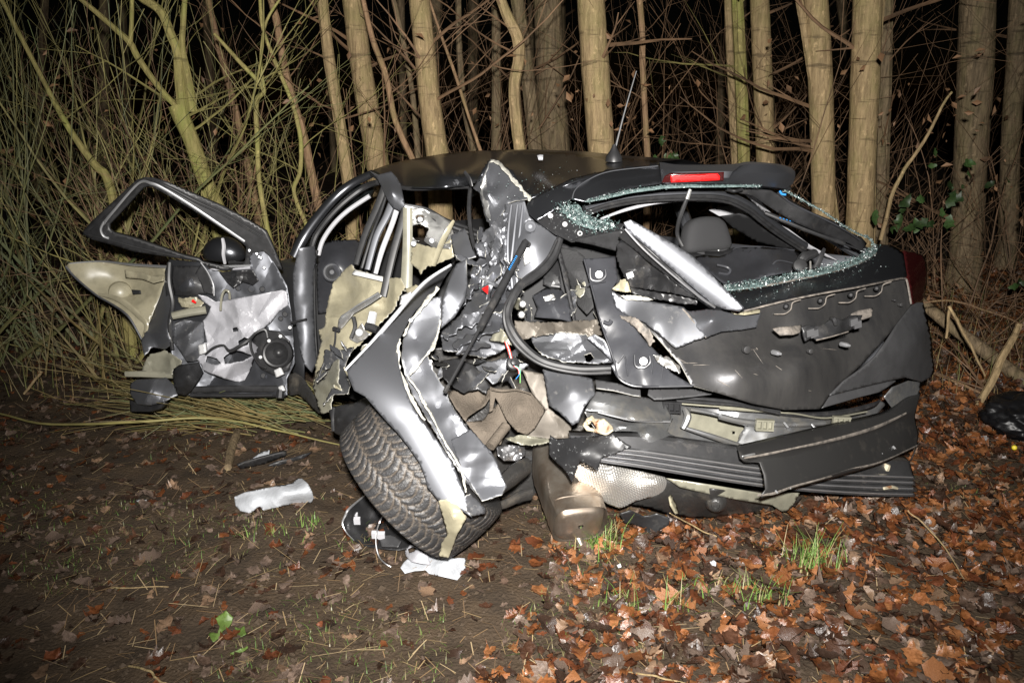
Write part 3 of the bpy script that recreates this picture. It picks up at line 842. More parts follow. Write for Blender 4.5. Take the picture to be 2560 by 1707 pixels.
sheet('torn_sill', F5, [(150,60),(240,60),(330,40),(290,120),(270,180),(310,270),(290,330),(210,330),(140,400),(190,300),(225,230),(140,180)], [(150,60,3.18),(330,40,3.08),(140,400,2.98),(290,330,2.92)], M_scuff, rd, cr=.03, cf=14, jag=1, res=5, rim=M_primedge)
sheet('sill_plastic', F5, [(176,430),(235,400),(330,385),(440,330),(430,420),(350,480),(300,560),(290,610),(200,562)], [(176,430,2.96),(440,330,2.85),(290,610,2.8),(200,562,2.9),(280,470,2.80)], M_plast, rd, cr=.018, cf=9, res=6)
bar('sill_edge', F5, [(205,415,2.9),(200,480,2.87),(203,555,2.86)], 22, M_rub, rd, n=6)

# ------------------------------------------------------------ quarter panel folded out over the wheel
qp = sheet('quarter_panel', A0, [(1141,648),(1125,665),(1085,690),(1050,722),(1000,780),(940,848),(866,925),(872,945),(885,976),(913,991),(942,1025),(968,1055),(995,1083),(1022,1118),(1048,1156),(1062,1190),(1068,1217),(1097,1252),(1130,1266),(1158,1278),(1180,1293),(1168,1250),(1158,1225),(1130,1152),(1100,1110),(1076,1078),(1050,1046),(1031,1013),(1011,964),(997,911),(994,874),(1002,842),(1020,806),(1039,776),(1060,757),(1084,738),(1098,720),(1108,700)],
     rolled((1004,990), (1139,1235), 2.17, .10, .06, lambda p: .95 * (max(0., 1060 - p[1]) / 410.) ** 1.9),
     M_paint_lit, car, res=7)
bar('bright_moulding', A0, [(1128,662,2.677),(1060,708,2.633),(985,792,2.571),(925,862,2.515),(864,926,2.472)], [7, 10, 12, 12, 10], M_chrome, qp, n=8, flat=.6)
sheet('arch_lip', A0, [(1083,744),(1104,740),(1102,790),(1092,850),(1068,886),(1086,930),(1104,960),(1118,975),(1122,1002),(1142,1034),(1176,1080),(1212,1112),(1228,1128),(1240,1150),(1252,1185),(1268,1217),(1256,1234),(1203,1250),(1190,1234),(1160,1196),(1116,1128),(1068,1046),(1031,985),(1014,940),(1005,900),(1008,850),(1030,800),(1055,765)],
     [(1083,744,2.596),(1104,740,2.596),(1092,850,2.497),(1068,886,2.447),(1104,960,2.435),(1142,1034,2.348),(1212,1112,2.298),(1268,1217,2.255),(1203,1250,2.187),(1160,1196,2.199),(1116,1128,2.255),(1068,1046,2.336),(1031,985,2.385),(1005,900,2.447),(1040,850,2.534),(1060,930,2.472),(1095,1020,2.410),(1150,1110,2.311),(1200,1180,2.224)],
     M_paint_lit, qp, cr=.022, cf=9, jag=.8, res=6, rim=M_primedge, kern='lin')
for nm, pts, w in (('torn_primer', [(1000,846,2.472),(994,880,2.429),(998,925,2.398),(1016,968,2.336),(1035,1008,2.298),(1062,1050,2.249)], [9, 15, 13, 15, 12, 8]),
               ('torn_primer', [(1097,720,2.584),(1062,757,2.559),(1030,798,2.522),(1008,840,2.472)], [20, 15, 12, 8]),
               ('torn_primer', [(1100,800,2.522),(1085,860,2.472),(1065,888,2.422),(1035,925,2.410),(1026,936,2.379)], [7, 12, 9, 8, 5]),
               ('torn_primer', [(1020,940,2.373),(1050,985,2.348),(1080,1040,2.298),(1110,1100,2.236),(1150,1170,2.174),(1165,1230,2.125)], [6, 12, 9, 6, 11, 7])):
    w = [v * .6 for v in w]
    ribbon(nm, A0, pts, w, M_primedge, qp, seed=len(w) + int(pts[0][0]))
sheet('primer_shard', F5, [(848,985),(900,972),(962,1010),(1022,1082),(990,1142),(955,1205),(940,1252),(908,1335),(853,1322),(868,1240),(902,1192),(872,1082)],
      [(848,985,2.112),(962,1010,2.100),(1022,1082,2.100),(955,1205,2.125),(908,1335,2.199),(853,1322,2.205),(872,1082,2.137),(930,1080,2.088)], M_prim, qp, cr=.016, cf=14, jag=.8, res=5, rim=M_primedge)
sheet('shard_tip', F5, [(1005,960),(1045,940),(1090,985),(1140,1030),(1130,1062),(1060,1075),(1015,1040)], [(1005,960,2.100),(1090,985,2.125),(1140,1030,2.137),(1015,1040,2.088)], M_scuff, qp, cr=.02, cf=18, jag=1, res=5, rim=M_primedge)
sheet('crumpled_bracket', F5, [(925,610),(1045,545),(1130,640),(1200,740),(1262,890),(1240,945),(1115,985),(1060,900),(990,800)],
      [(925,610,2.298),(1045,545,2.298),(1200,740,2.243),(1262,890,2.212),(1115,985,2.162),(1000,800,2.199),(1080,700,2.212),(1130,850,2.224)], M_paint_lit, qp, cr=.018, cf=9, jag=.6, res=4, rim=M_primedge)
sheet('door_skin_fold', F2, [(1080,735),(1140,705),(1148,860),(1130,960),(1070,1060),(985,1130),(990,1000),(1000,940),(1040,830)], [(1080,735,2.646),(1140,705,2.633),(1148,860,2.571),(985,1130,2.509),(1040,900,2.522)], M_paint_lit, qp, cr=.008, cf=7, res=6, rim=M_primedge)
sheet('crushed_side', F2, [(1212,560),(1290,508),(1385,395),(1405,560),(1425,800),(1400,1000),(1368,1150),(1405,1235),(1330,1285),(1250,1310),(1150,1290),(1080,1270),(1000,1262),(985,1180),(1010,1120),(1100,1050),(1152,960),(1190,880),(1225,745)],
      [(1212,560,3.02),(1385,395,2.98),(1425,800,2.92),(1405,1235,2.78),(1250,1310,2.74),(1000,1262,2.74),(1100,1050,2.82),(1225,745,2.95),(1300,700,2.9),(1250,1000,2.78),(1150,1180,2.70),(1330,900,2.93)],
      M_scuff, qp, cr=.05, cf=8, jag=1.2, res=4, rim=M_primedge, kern='lin')
for k, (pts, w) in enumerate((([(1330,480,2.94),(1320,620,2.88),(1300,760,2.85),(1240,900,2.80)], [40, 60, 50, 30]), ([(1380,420,2.95),(1370,600,2.87),(1385,780,2.85),(1370,960,2.80)], [36, 50, 44, 30]),
        ([(1250,600,2.96),(1230,720,2.89),(1180,860,2.83),(1150,950,2.77)], [30, 56, 44, 26]), ([(1300,950,2.76),(1200,1050,2.71),(1080,1120,2.67),(1000,1180,2.65)], [40, 70, 60, 34]),
        ([(1400,1050,2.76),(1300,1120,2.69),(1180,1180,2.66),(1060,1240,2.64)], [30, 60, 56, 30]), ([(1290,1240,2.68),(1180,1240,2.64),(1080,1290,2.62)], [20, 44, 20]),
        ([(1340,700,2.84),(1290,830,2.80),(1280,960,2.77)], [20, 46, 26]), ([(1215,780,2.90),(1180,860,2.82),(1110,960,2.76),(1040,1060,2.72)], [20, 40, 44, 20]))):
    ribbon('folded_band', F2, pts, w, M_paint_lit if k % 3 else M_scuff, qp, cr=.035, seed=40 + k)
sheet('red_sticker', F2, [(1235,885),(1275,865),(1272,918),(1255,905)], [(1235,885,2.74),(1275,865,2.74),(1272,918,2.72)], M_red, qp, res=4)
for (x, y) in ((922, 1332), (800, 1080)):
    c_ = fpt(F2, x, y, 2.5); lathe('drain_plug', c_, TOCAM(c_), [(.006, -.01), (.006, .003), (.003, .004)], M_white, qp, n=10)

# ------------------------------------------------------------ rear pillar, hatch seal and gas strut
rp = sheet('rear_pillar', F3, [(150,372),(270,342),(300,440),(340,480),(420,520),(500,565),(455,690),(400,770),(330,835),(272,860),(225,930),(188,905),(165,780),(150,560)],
      [(150,372,2.99),(270,342,2.95),(500,565,2.9),(330,835,2.82),(188,905,2.84),(150,560,2.95),(230,600,2.86),(330,620,2.83)], M_paint_lit, car, cr=.006, cf=9, res=6, holes=[[(285,470),(320,465),(338,500),(325,535),(295,540),(278,510)]])
for x0, x1 in ((168, 172), (205, 190), (238, 222)):
    bar('pillar_rib', F3, [(x0 + 25,375,2.94),(x0 + 4,560,2.88),(x1,760,2.83),(x1 + 10,890,2.82)], 17, M_paint_lit, rp, n=6)
c_ = fpt(F3, 308, 505, 2.86); lathe('hinge_boss', c_, TOCAM(c_), [(.022, -.03), (.020, 0.0), (.012, .004), (.006, .0)], M_paint_lit, rp, n=14)
sheet('latch_plate', F3, [(258,628),(300,600),(312,720),(270,745)], [(258,628,2.82),(300,600,2.82),(270,745,2.8)], M_galv, rp, res=5, thick=.008)
bar('hatch_seal', F3, [(495,560,2.84),(455,680,2.80),(390,765,2.76),(320,820,2.72),(245,868,2.68),(195,950,2.64),(165,1040,2.61),(185,1130,2.58),(260,1240,2.56),(390,1335,2.55),(590,1378,2.54),(800,1375,2.54)], [40, 52, 56, 54, 58, 56, 58, 60, 66, 60, 54, 46], M_rub, car, n=10, sub=8)
bar('hatch_seal_lip', F3, [(470,590,2.81),(420,690,2.77),(350,765,2.73),(270,825,2.69),(205,905,2.65),(150,1010,2.6),(160,1130,2.57),(235,1250,2.54),(380,1352,2.53),(600,1402,2.52),(800,1400,2.53)], 20, M_rub, car, n=6, sub=8)
gs = bar('gas_strut', F2, [(1503,603,2.78),(1360,870,2.62),(1222,1130,2.46)], [44, 46, 44], M_rub, car, n=12, sub=3)
bar('strut_rod', F2, [(1222,1130,2.46),(1130,1300,2.36),(1020,1500,2.26)], 20, M_indark, gs, n=8, sub=2)
bar('strut_joint', F2, [(1495,595,2.78),(1525,620,2.79)], 34, M_plast, gs, n=8, sub=1)
bar('strut_joint', F2, [(1028,1482,2.265),(1010,1520,2.25)], 30, M_plast, gs, n=8, sub=1)
for i in range(9):
    t = i / 8
    x = 1448 - 44 * t; y = 690 + 80 * t
    bar('print_mark', F2, [(x - 5,y - 6,2.665 - .03 * t),(x + 5,y,2.665 - .03 * t)], 5, M_bluemark, gs, n=4, sub=1)

# ------------------------------------------------------------ load bay behind the torn corner
bay = sheet('load_bay_side', F3, [(460,600),(640,640),(900,660),(960,900),(900,1050),(700,1150),(600,1160),(420,1080),(300,1100),(230,1050),(260,900),(330,840),(420,740)],
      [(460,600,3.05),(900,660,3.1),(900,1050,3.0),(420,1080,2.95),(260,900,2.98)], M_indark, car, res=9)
sheet('side_lining', F3, [(490,630),(590,650),(640,690),(670,850),(695,1000),(655,1045),(600,990),(560,900),(520,760)], [(490,630,2.96),(640,690,2.9),(695,1000,2.82),(655,1045,2.82),(560,900,2.9),(600,820,2.84)], M_cloth, bay, cr=.03, cf=10, res=6)
sheet('belt_strap', F3, [(462,615),(488,625),(540,820),(602,1140),(580,1120),(520,860)], [(462,615,2.88),(540,820,2.82),(602,1140,2.72)], M_plast, bay, res=6, thick=.006)
sheet('bay_trim', F3, [(320,930),(400,880),(500,890),(545,960),(560,1090),(500,1075),(330,1060),(350,1000)], [(320,930,2.86),(500,890,2.85),(560,1090,2.74),(330,1060,2.78),(450,980,2.76)], M_inplast, bay, cr=.02, cf=12, res=6)
sheet('bay_clutter', F3, [(390,740),(440,690),(480,720),(500,880),(430,880),(385,860)], [(390,740,2.93),(500,880,2.86),(440,690,2.95)], M_plast, bay, cr=.02, cf=14, res=6)
sheet('silver_tag', F3, [(388,935),(450,915),(465,950),(400,965)], [(388,935,2.78),(465,950,2.77),(400,965,2.77)], M_galv, bay, cr=.012, cf=40, res=4)
for (x, y) in ((262, 980), (255, 1045)):
    c_ = fpt(F3, x, y, 2.66); lathe('bolt', c_, TOCAM(c_), [(.014, -.02), (.014, .006), (.010, .014), (.004, .016)], M_galv, bay, n=8)
sheet('floor_edge', F3, [(210,1080),(300,1090),(520,1090),(590,1080),(720,1075),(750,1170),(700,1180),(600,1160),(500,1150),(330,1180),(260,1200),(215,1140)], [(210,1080,2.72),(590,1080,2.72),(720,1075,2.7),(750,1170,2.68),(260,1200,2.65),(450,1120,2.64)], M_dusty, bay, cr=.05, cf=13, jag=1.4, res=4, rim=M_primedge)
sheet('crushed_floor', F3, [(300,1160),(500,1120),(600,1150),(700,1170),(790,1260),(830,1335),(780,1340),(700,1345),(500,1330),(380,1290),(330,1230)], [(300,1160,2.68),(600,1150,2.7),(830,1335,2.62),(500,1330,2.62),(380,1290,2.64)], M_scuff, bay, cr=.04, cf=10, jag=1, res=5, rim=M_primedge,
      holes=[[(640,1290),(680,1280),(700,1310),(670,1335),(645,1325)]])
sheet('torn_strip', F3, [(655,1190),(700,1165),(760,1200),(835,1330),(815,1340),(740,1260)], [(655,1190,2.62),(760,1200,2.6),(835,1330,2.58)], M_paint_lit, bay, cr=.012, cf=16, res=5, rim=M_primedge)
sheet('torn_lining', F2, [(1330,1120),(1370,1150),(1430,1210),(1420,1235),(1340,1210),(1280,1200)], [(1330,1120,2.66),(1430,1210,2.62),(1280,1200,2.68)], M_primd, bay, cr=.03, cf=25, jag=1.2, res=4)

# torn and folded shards crammed into the crushed corner
rs = random.Random(5)
def shards(n, x0, x1, y0, y1, Yf, mats_, par, smin=18, smax=60):
    for k in range(n):
        cx_, cy_ = rs.uniform(x0, x1), rs.uniform(y0, y1); s_ = rs.uniform(smin, smax); an = rs.uniform(0, 3.14); el = rs.uniform(.2, .6)
        o_ = []
        m_ = rs.randint(5, 8)
        for q in range(m_):
            t_ = 2 * math.pi * q / m_; r_ = s_ * rs.uniform(.55, 1.1)
            u_, v_ = math.cos(t_) * r_, math.sin(t_) * r_ * el
            o_.append((cx_ + u_ * math.cos(an) - v_ * math.sin(an), cy_ + u_ * math.sin(an) + v_ * math.cos(an)))
        Y_ = Yf(cx_, cy_); gx, gy = rs.uniform(-.10, .10), rs.uniform(-.10, .10)
        c3 = [(p[0], p[1], Y_ + gx * (p[0] - cx_) / s_ + gy * (p[1] - cy_) / s_) for p in o_[:4]]
        sheet('torn_shard', A0, o_, c3, rs.choice(mats_), par, cr=rs.uniform(.015, .04), cf=rs.uniform(10, 20), jag=1.2, res=4.5, rim=M_primedge)
shards(26, 1290, 1520, 690, 900, lambda x, y: 2.86 - (y - 690) * .0006, [M_scuff, M_scuff, M_paint_lit, M_plast, M_plast, M_primd], bay, 14, 42)
shards(12, 1170, 1290, 560, 880, lambda x, y: 2.86 - (y - 560) * .0005, [M_scuff, M_paint_lit, M_paint_lit, M_paint], qp, 14, 40)
shards(12, 1060, 1300, 880, 960, lambda x, y: 2.74, [M_scuff, M_plast, M_paint_lit], qp, 14, 40)
shards(10, 800, 920, 860, 990, lambda x, y: 3.02 - (y - 860) * .0008, [M_primd, M_prim, M_scuff, M_paint_lit], rd, 10, 28)
# ------------------------------------------------------------ grey inner trim of the hatch
it = sheet('hatch_inner_trim', F3, [(632,702),(720,700),(832,685),(835,760),(845,830),(808,890),(830,1000),(905,1050),(990,1180),(1100,1290),(1170,1400),(1310,1482),(1000,1488),(900,1472),(835,1425),(800,1355),(828,1335),(815,1310),(770,1185),(735,1080),(690,905)],
      [(632,702,2.74),(832,685,2.78),(808,890,2.66),(905,1050,2.6),(1170,1400,2.48),(1310,1482,2.46),(900,1472,2.46),(770,1185,2.56),(690,905,2.66),(780,1000,2.60),(980,1350,2.46)], M_inplast, car, cr=.008, cf=11, res=6, thick=.005)
bar('trim_edge', F3, [(640,710,2.72),(692,905,2.645),(738,1080,2.585),(772,1185,2.545),(822,1330,2.5),(845,1425,2.465),(910,1472,2.45),(1010,1486,2.445),(1300,1482,2.45)], 12, M_inplast, it, n=6)
for (x, y, Y) in ((729, 800, 2.665), (1001, 1330, 2.435)):
    c_ = fpt(F3, x, y, Y); lathe('clip', c_, TOCAM(c_), [(.010, -.02), (.0135, .004), (.0125, .008)], M_white, it, n=16)
    bar('clip_seat', F3, [(x - 55,y - 40,Y + .01),(x - 48,y + 28,Y + .005),(x + 5,y + 38,Y),(x + 40,y + 10,Y),(x + 38,y - 30,Y + .01)], 13, M_inplast, it, n=6)
bar('trim_lug', F3, [(760,1090,2.55),(790,1100,2.54),(805,1080,2.54)], 26, M_inplast, it, n=8)
for a, b in (((905,1420),(890,1300)),((1050,1420),(1060,1330)),((1110,1440),(1120,1360)),((845,1340),(880,1290)),((660,860),(770,840))):
    bar('trim_rib', F3, [(*a,2.455 if a[1] > 1000 else 2.66),(*b,2.455 if a[1] > 1000 else 2.65)], 9, M_inplast, it, n=5, sub=1)

# ------------------------------------------------------------ tailgate
tg = sheet('tailgate', A0, [(1526,729),(1570,742),(1608,752),(1680,775),(1743,790),(1800,782),(1861,779),(1900,768),(1960,752),(2030,737),(2100,722),(2180,707),(2250,697),(2266,700),(2274,740),(2279,760),(2265,790),(2240,815),(2200,860),(2150,915),(2095,965),(2049,1022),(1963,1025),(1881,1009),(1800,984),(1730,964),(1702,911),(1649,850),(1608,809),(1567,789),(1543,776)],
     [(1526,729,2.66),(1743,790,2.60),(1861,779,2.70),(1960,752,2.78),(2100,722,2.95),(2250,697,3.2),(2279,760,3.2),(2200,860,2.98),(2095,965,2.78),(2049,1022,2.66),(1963,1025,2.58),(1800,984,2.48),(1730,964,2.46),(1649,850,2.54),(1543,776,2.64),
      (1700,850,2.57),(1800,850,2.60),(1950,850,2.74),(2100,820,2.92),(1850,895,2.548),(2000,890,2.652),(2000,930,2.60),(1850,930,2.49),(2150,760,3.02)],
     M_paintd, car, cr=.006, cf=5, res=8, rim=M_primedge, back=M_inplast, thick=.006)
sheet('shoulder', A0, [(1818,731),(1880,722),(1945,707),(2010,694),(2067,682),(2110,668),(2149,649),(2178,630),(2192,610),(2230,613),(2259,633),(2268,690),(2250,697),(2180,707),(2100,722),(2030,737),(1960,752),(1900,768),(1861,779)],
     [(1818,731,2.86),(1945,707,2.95),(2067,682,3.08),(2149,649,3.22),(2192,610,3.38),(2259,633,3.42),(2268,690,3.26),(2250,697,3.2),(2100,722,2.95),(1960,752,2.78),(1861,779,2.70),(2000,725,2.86),(2200,660,3.24)],
     M_roof, tg, res=8, thick=.006)
corner = sheet('lower_corner', F4, [(1420,938),(1455,922),(1490,920),(1515,1020),(1542,1150),(1560,1345),(1540,1378),(1480,1408),(1380,1380),(1290,1400),(1180,1425),(920,1490),(1010,1400),(1110,1330),(1200,1250),(1270,1150),(1330,1052)],
     [(1420,938,3.18),(1490,920,3.26),(1542,1150,3.28),(1560,1345,3.28),(1480,1408,3.14),(1180,1425,2.86),(920,1490,2.66),(1110,1330,2.78),(1330,1052,3.02),(1480,1150,3.12),(1400,1300,3.02)], M_corner, tg, res=7, thick=.006)
sheet('lower_lip', F4, [(920,1492),(1180,1427),(1290,1402),(1330,1398),(1270,1440),(1220,1470),(1100,1500),(980,1535),(872,1566),(895,1530)], [(920,1492,2.655),(1330,1398,2.93),(1220,1470,2.83),(872,1566,2.585)], M_corner, tg, res=6, thick=.006)
sheet('corner_inner', F4, [(1300,1440),(1400,1400),(1475,1410),(1465,1480),(1440,1560),(1300,1568),(1250,1500)], [(1300,1440,3.02),(1475,1410,3.14),(1440,1560,3.1),(1250,1500,3.0)], M_panel, tg, res=7)
# seam, clip recesses, number-plate fittings
bar('seam', F4, [(392,975,2.695),(620,918,2.73),(850,870,2.79),(1080,830,2.88),(1300,785,3.08),(1372,775,3.17),(1392,800,3.18),(1415,930,3.17)], 12, M_scr, tg, n=6, sub=8)
for (x, y, Y) in ((650, 945, 2.735), (860, 910, 2.80), (1047, 875, 2.87), (1205, 835, 2.97)):
    bar('clip_recess', F4, [(x - 75,y + 48,Y - .012),(x - 40,y + 48,Y - .012),(x - 5,y + 45,Y - .012),(x + 28,y + 20,Y - .01),(x + 40,y - 22,Y - .008),(x + 90,y - 40,Y)], 7, M_scr, tg, n=5, sub=4)
    c_ = fpt(F4, x, y, Y); lathe('clip_hole', c_, TOCAM(c_), [(.011, -.012), (.009, .001), (.005, -.006)], M_indark, tg, n=12)
for (x, y, Y) in ((590, 1230, 2.565), (1010, 1180, 2.695)):
    c_ = fpt(F4, x, y, Y); lathe('stud', c_, (.25, -1, .15), [(.0085, -.02), (.0085, .012), (.006, .018), (.004, .026)], M_chrome, tg, n=10)
for (x, y, Y, r_) in ((410, 1210, 2.545, .013), (800, 1220, 2.645, .009), (1355, 935, 3.10, .008), (1315, 908, 3.08, .004)):
    c_ = fpt(F4, x, y, Y); lathe('blanking_plug', c_, (.3, -1, .1), [(r_, -.012), (r_, .004), (r_ * .8, .005)], M_paintd, tg, n=16)
pl = sheet('plate_bracket', F4, [(745,1075),(790,1060),(850,1065),(905,1040),(945,1012),(1000,1030),(1050,1000),(1118,998),(1100,1050),(1060,1085),(1035,1095),(930,1130),(840,1152),(812,1135),(770,1160)],
      [(745,1075,2.60),(1118,998,2.74),(770,1160,2.58),(1035,1095,2.68),(900,1080,2.60)], M_plast, tg, cr=.012, cf=22, res=5, thick=.008)
sheet('plate_lamp', F4, [(568,1082),(600,1072),(745,1060),(735,1105),(700,1118),(610,1122)], [(568,1082,2.58),(745,1060,2.62),(610,1122,2.56),(660,1095,2.555)], M_scr, tg, res=5, thick=.01)
sheet('plate_lamp', F4, [(1050,990),(1090,970),(1180,955),(1175,1005),(1130,1020),(1060,1025)], [(1050,990,2.74),(1180,955,2.8),(1130,1020,2.74)], M_scr, tg, res=5, thick=.01)
bar('latch_stem', F4, [(925,1020,2.63),(945,1025,2.6),(955,1055,2.6)], 26, M_plast, tg, n=8)
for (x, y) in ((795, 1105), (820, 1110), (1062, 1040), (1085, 1055)):
    c_ = fpt(F4, x, y, 2.57 + (x - 795) * .0004)
    mb = MB(); mb.box(c_, Vector((.012, 0, .004)), Vector((0, .008, 0)), Vector((-.002, 0, .012))); mb.build('bracket_lug', M_corner, tg)
bar('bracket_edge', F4, [(835,1152,2.56),(930,1130,2.585),(1030,1100,2.63)], 8, M_scr, tg, n=5, sub=2)
# fine scratches and scrapes
rs = random.Random(9)
for k in range(22):
    x_, y_ = rs.uniform(1640, 2180), rs.uniform(800, 985); an = rs.gauss(.15, .5); L_ = rs.uniform(6, 42)
    q_ = [(x_ + L_ * t_ * math.cos(an), y_ + L_ * t_ * math.sin(an)) for t_ in (0, .5, 1)]
    if not all(1640 + (y_ - 850) * .5 < q[0] < 2230 - (q[1] - 800) * .85 for q in q_): continue
    D_ = DF['tailgate'](np.array(q_))
    bar('scratch', A0, [(q[0], q[1], d_ - .004) for q, d_ in zip(q_, D_)], [.8, 1.8, .8], M_scr, tg, n=4, sub=2)
# right tail lamp
sheet('tail_lamp', F4, [(1372,600),(1440,612),(1500,640),(1516,720),(1514,800),(1500,880),(1488,922),(1425,934),(1408,850),(1395,760),(1385,680)],
      [(1372,600,3.45),(1500,640,3.62),(1514,800,3.55),(1488,922,3.45),(1425,934,3.26),(1395,760,3.30),(1450,780,3.38)], M_redd, tg, res=6, thick=.012)
c_ = fpt(F4, 1478, 800, 3.56); lathe('lamp_bulb', c_, TOCAM(c_), [(.016, -.03), (.014, 0), (.006, .006)], M_red, tg, n=12)
# folded lower-left of the tailgate
sheet('torn_shoulder', F4, [(-10,958),(60,975),(160,960),(300,968),(390,975),(500,985),(480,1030),(470,1072),(400,1085),(250,1102),(160,1140),(90,1060)],
      [(-10,958,2.60),(160,960,2.58),(390,975,2.62),(500,985,2.66),(470,1072,2.62),(250,1102,2.54),(160,1140,2.52),(200,1030,2.48),(90,1060,2.52)], M_paint_lit, tg, cr=.010, cf=8, res=5, rim=M_primedge, jag=.5)
bar('tear_edge', F4, [(15,960,2.545),(60,1010,2.53),(110,1080,2.515),(160,1138,2.50)], [8, 13, 12, 6], M_scr, tg, n=6)
sheet('torn_flange', F3, [(1520,1015),(1600,1030),(1715,1005),(1715,1030),(1620,1045),(1560,1040)], [(1520,1015,2.58),(1715,1005,2.62),(1620,1045,2.56)], M_prim, tg, cr=.01, cf=25, res=5)
sheet('scuffed_skin', F3, [(805,900),(870,945),(1000,955),(1250,1000),(1330,1080),(1390,1180),(1340,1195),(1200,1250),(1130,1190),(1000,1090),(900,1050),(835,1005)],
      [(805,900,2.62),(1000,955,2.58),(1250,1000,2.55),(1390,1180,2.50),(1200,1250,2.48),(900,1050,2.59),(1080,1100,2.50)], M_scuff, tg, cr=.012, cf=6, jag=.8, res=6, rim=M_primedge)
sheet('paint_chip', F3, [(850,1050),(950,1060),(1040,1140),(1070,1210),(1040,1240),(990,1160),(920,1100)], [(850,1050,2.58),(1040,1140,2.49),(1040,1240,2.48)], M_scr, tg, cr=.012, cf=18, jag=1.2, res=5)
sheet('paint_chip', F3, [(1060,1290),(1150,1300),(1225,1360),(1228,1400),(1170,1385),(1090,1340)], [(1060,1290,2.455),(1225,1360,2.44),(1090,1340,2.445)], M_galv, tg, cr=.02, cf=22, jag=1.2, res=4)
# window pillar in the lighter lit paint, torn loose across the opening
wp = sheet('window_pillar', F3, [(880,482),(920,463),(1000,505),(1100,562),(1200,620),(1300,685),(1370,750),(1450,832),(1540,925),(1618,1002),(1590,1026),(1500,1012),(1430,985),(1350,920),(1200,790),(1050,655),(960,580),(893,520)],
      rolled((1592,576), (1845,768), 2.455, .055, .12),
      M_paint_lit, tg, res=6, thick=.008, rim=M_primedge, cr=.002, cf=6)
sheet('pillar_core', F3, [(845,575),(880,530),(905,530),(1000,620),(1200,800),(1340,925),(1440,1000),(1410,1005),(1340,960),(1200,860),(1020,715),(920,630)],
      [(845,575,2.58),(905,530,2.52),(1200,800,2.50),(1440,1000,2.48),(1200,860,2.53),(1000,680,2.54)], M_plast, tg, res=5, thick=.006, cr=.006, cf=14)
bar('pillar_flange', F3, [(890,520,2.49),(1000,640,2.47),(1180,800,2.455),(1345,935,2.45),(1440,1000,2.45)], 16, M_alu, tg, n=6)
sheet('broken_trim', F3, [(835,620),(900,590),(960,660),(1040,720),(1130,800),(1200,860),(1330,950),(1250,930),(1130,905),(1000,885),(930,880),(880,800),(840,720)],
      [(835,620,2.62),(960,660,2.56),(1200,860,2.52),(1330,950,2.50),(930,880,2.58),(1030,820,2.60)], M_plast, tg, cr=.045, cf=16, jag=1.2, res=5)
sheet('broken_trim', F3, [(915,870),(1000,895),(1130,915),(1240,935),(1330,960),(1325,985),(1180,970),(1000,930),(930,910)], [(915,870,2.57),(1130,915,2.52),(1330,960,2.48),(1000,930,2.54)], M_plast, tg, cr=.02, cf=20, jag=.8, res=5)
sheet('torn_primer', F3, [(808,890),(860,830),(905,840),(925,910),(860,905)], [(808,890,2.62),(905,840,2.6),(925,910,2.58)], M_prim, tg, cr=.02, cf=22, jag=1, res=4)
sheet('torn_primer', F3, [(860,930),(950,925),(1080,955),(1000,962),(900,955)], [(860,930,2.59),(1080,955,2.54),(900,955,2.58)], M_primedge, tg, cr=.01, cf=22, jag=1, res=4)
c_ = fpt(F3, 918, 802, 2.55); mb = MB(); mb.box(c_, Vector((.010, 0, .004)), Vector((0, .006, 0)), Vector((-.003, 0, .008))); mb.build('connector', M_white, tg)
# upper left corner of the tailgate with dust and crumbled glass
sheet('upper_corner', F3, [(282,385),(300,345),(430,275),(560,212),(700,178),(800,160),(950,142),(1100,130),(1115,238),(1000,255),(900,272),(760,312),(640,352),(565,335),(480,390),(430,420),(345,468),(300,430)],
      [(282,385,2.95),(560,212,3.02),(800,160,3.08),(1100,130,3.14),(1115,238,3.02),(900,272,2.98),(640,352,2.92),(345,468,2.88),(480,300,2.94),(760,230,3.0)], M_roof, tg, res=6, thick=.006)
bar('corner_crease', F3, [(565,335,2.90),(585,280,2.93),(660,222,2.98),(800,168,3.03),(1090,135,3.1)], 7, M_paint_lit, tg, n=6)
sheet('frame_corner', F3, [(345,468),(430,425),(500,398),(550,455),(640,500),(730,525),(850,482),(885,492),(875,545),(700,570),(560,598),(450,545)],
      [(345,468,2.86),(500,398,2.86),(730,525,2.76),(885,492,2.68),(560,598,2.76)], M_plastsp, tg, res=6, thick=.008)
sheet('frame_flap', F3, [(556,592),(700,560),(862,530),(880,545),(835,640),(830,655),(700,620)], [(556,592,2.75),(862,530,2.66),(835,640,2.68)], M_plast, tg, res=6, thick=.008)
for (x, y) in ((520, 492), (612, 548), (432, 440)):
    c_ = fpt(F3, x, y, 2.775); lathe('screw_boss', c_, TOCAM(c_), [(.010, -.02), (.009, .004), (.005, .004), (.004, -.004)], M_plast, tg, n=12)
sheet('glass_remnant', F3, [(490,388),(560,372),(600,368),(640,425),(700,455),(760,472),(822,492),(700,528),(640,508),(590,490),(540,450)],
      [(490,388,2.84),(600,368,2.84),(822,492,2.69),(700,528,2.73)], M_glass, tg, cr=.008, cf=90, res=4, jag=.8)
crumbs('glass_crumbs', F3, [(500,390,2.82),(600,440,2.78),(700,490,2.72),(810,492,2.68)], 70, 900, M_glass, tg, seed=4)
crumbs('glass_crumbs', F3, [(660,345,2.9),(780,322,2.93),(900,290,2.96),(1115,262,3.0),(1300,255,3.02),(1715,258,3.08)], 18, 1100, M_glass, tg, size=(.0015, .004), seed=5)
sheet('glass_edge', F3, [(640,352),(760,318),(900,282),(1115,252),(1300,246),(1715,252),(1715,264),(1300,264),(1120,272),(900,305),(760,338),(660,355)], [(640,352,2.9),(900,282,2.97),(1300,250,3.0),(1715,258,3.08)], M_glass, tg, cr=.004, cf=120, res=4)
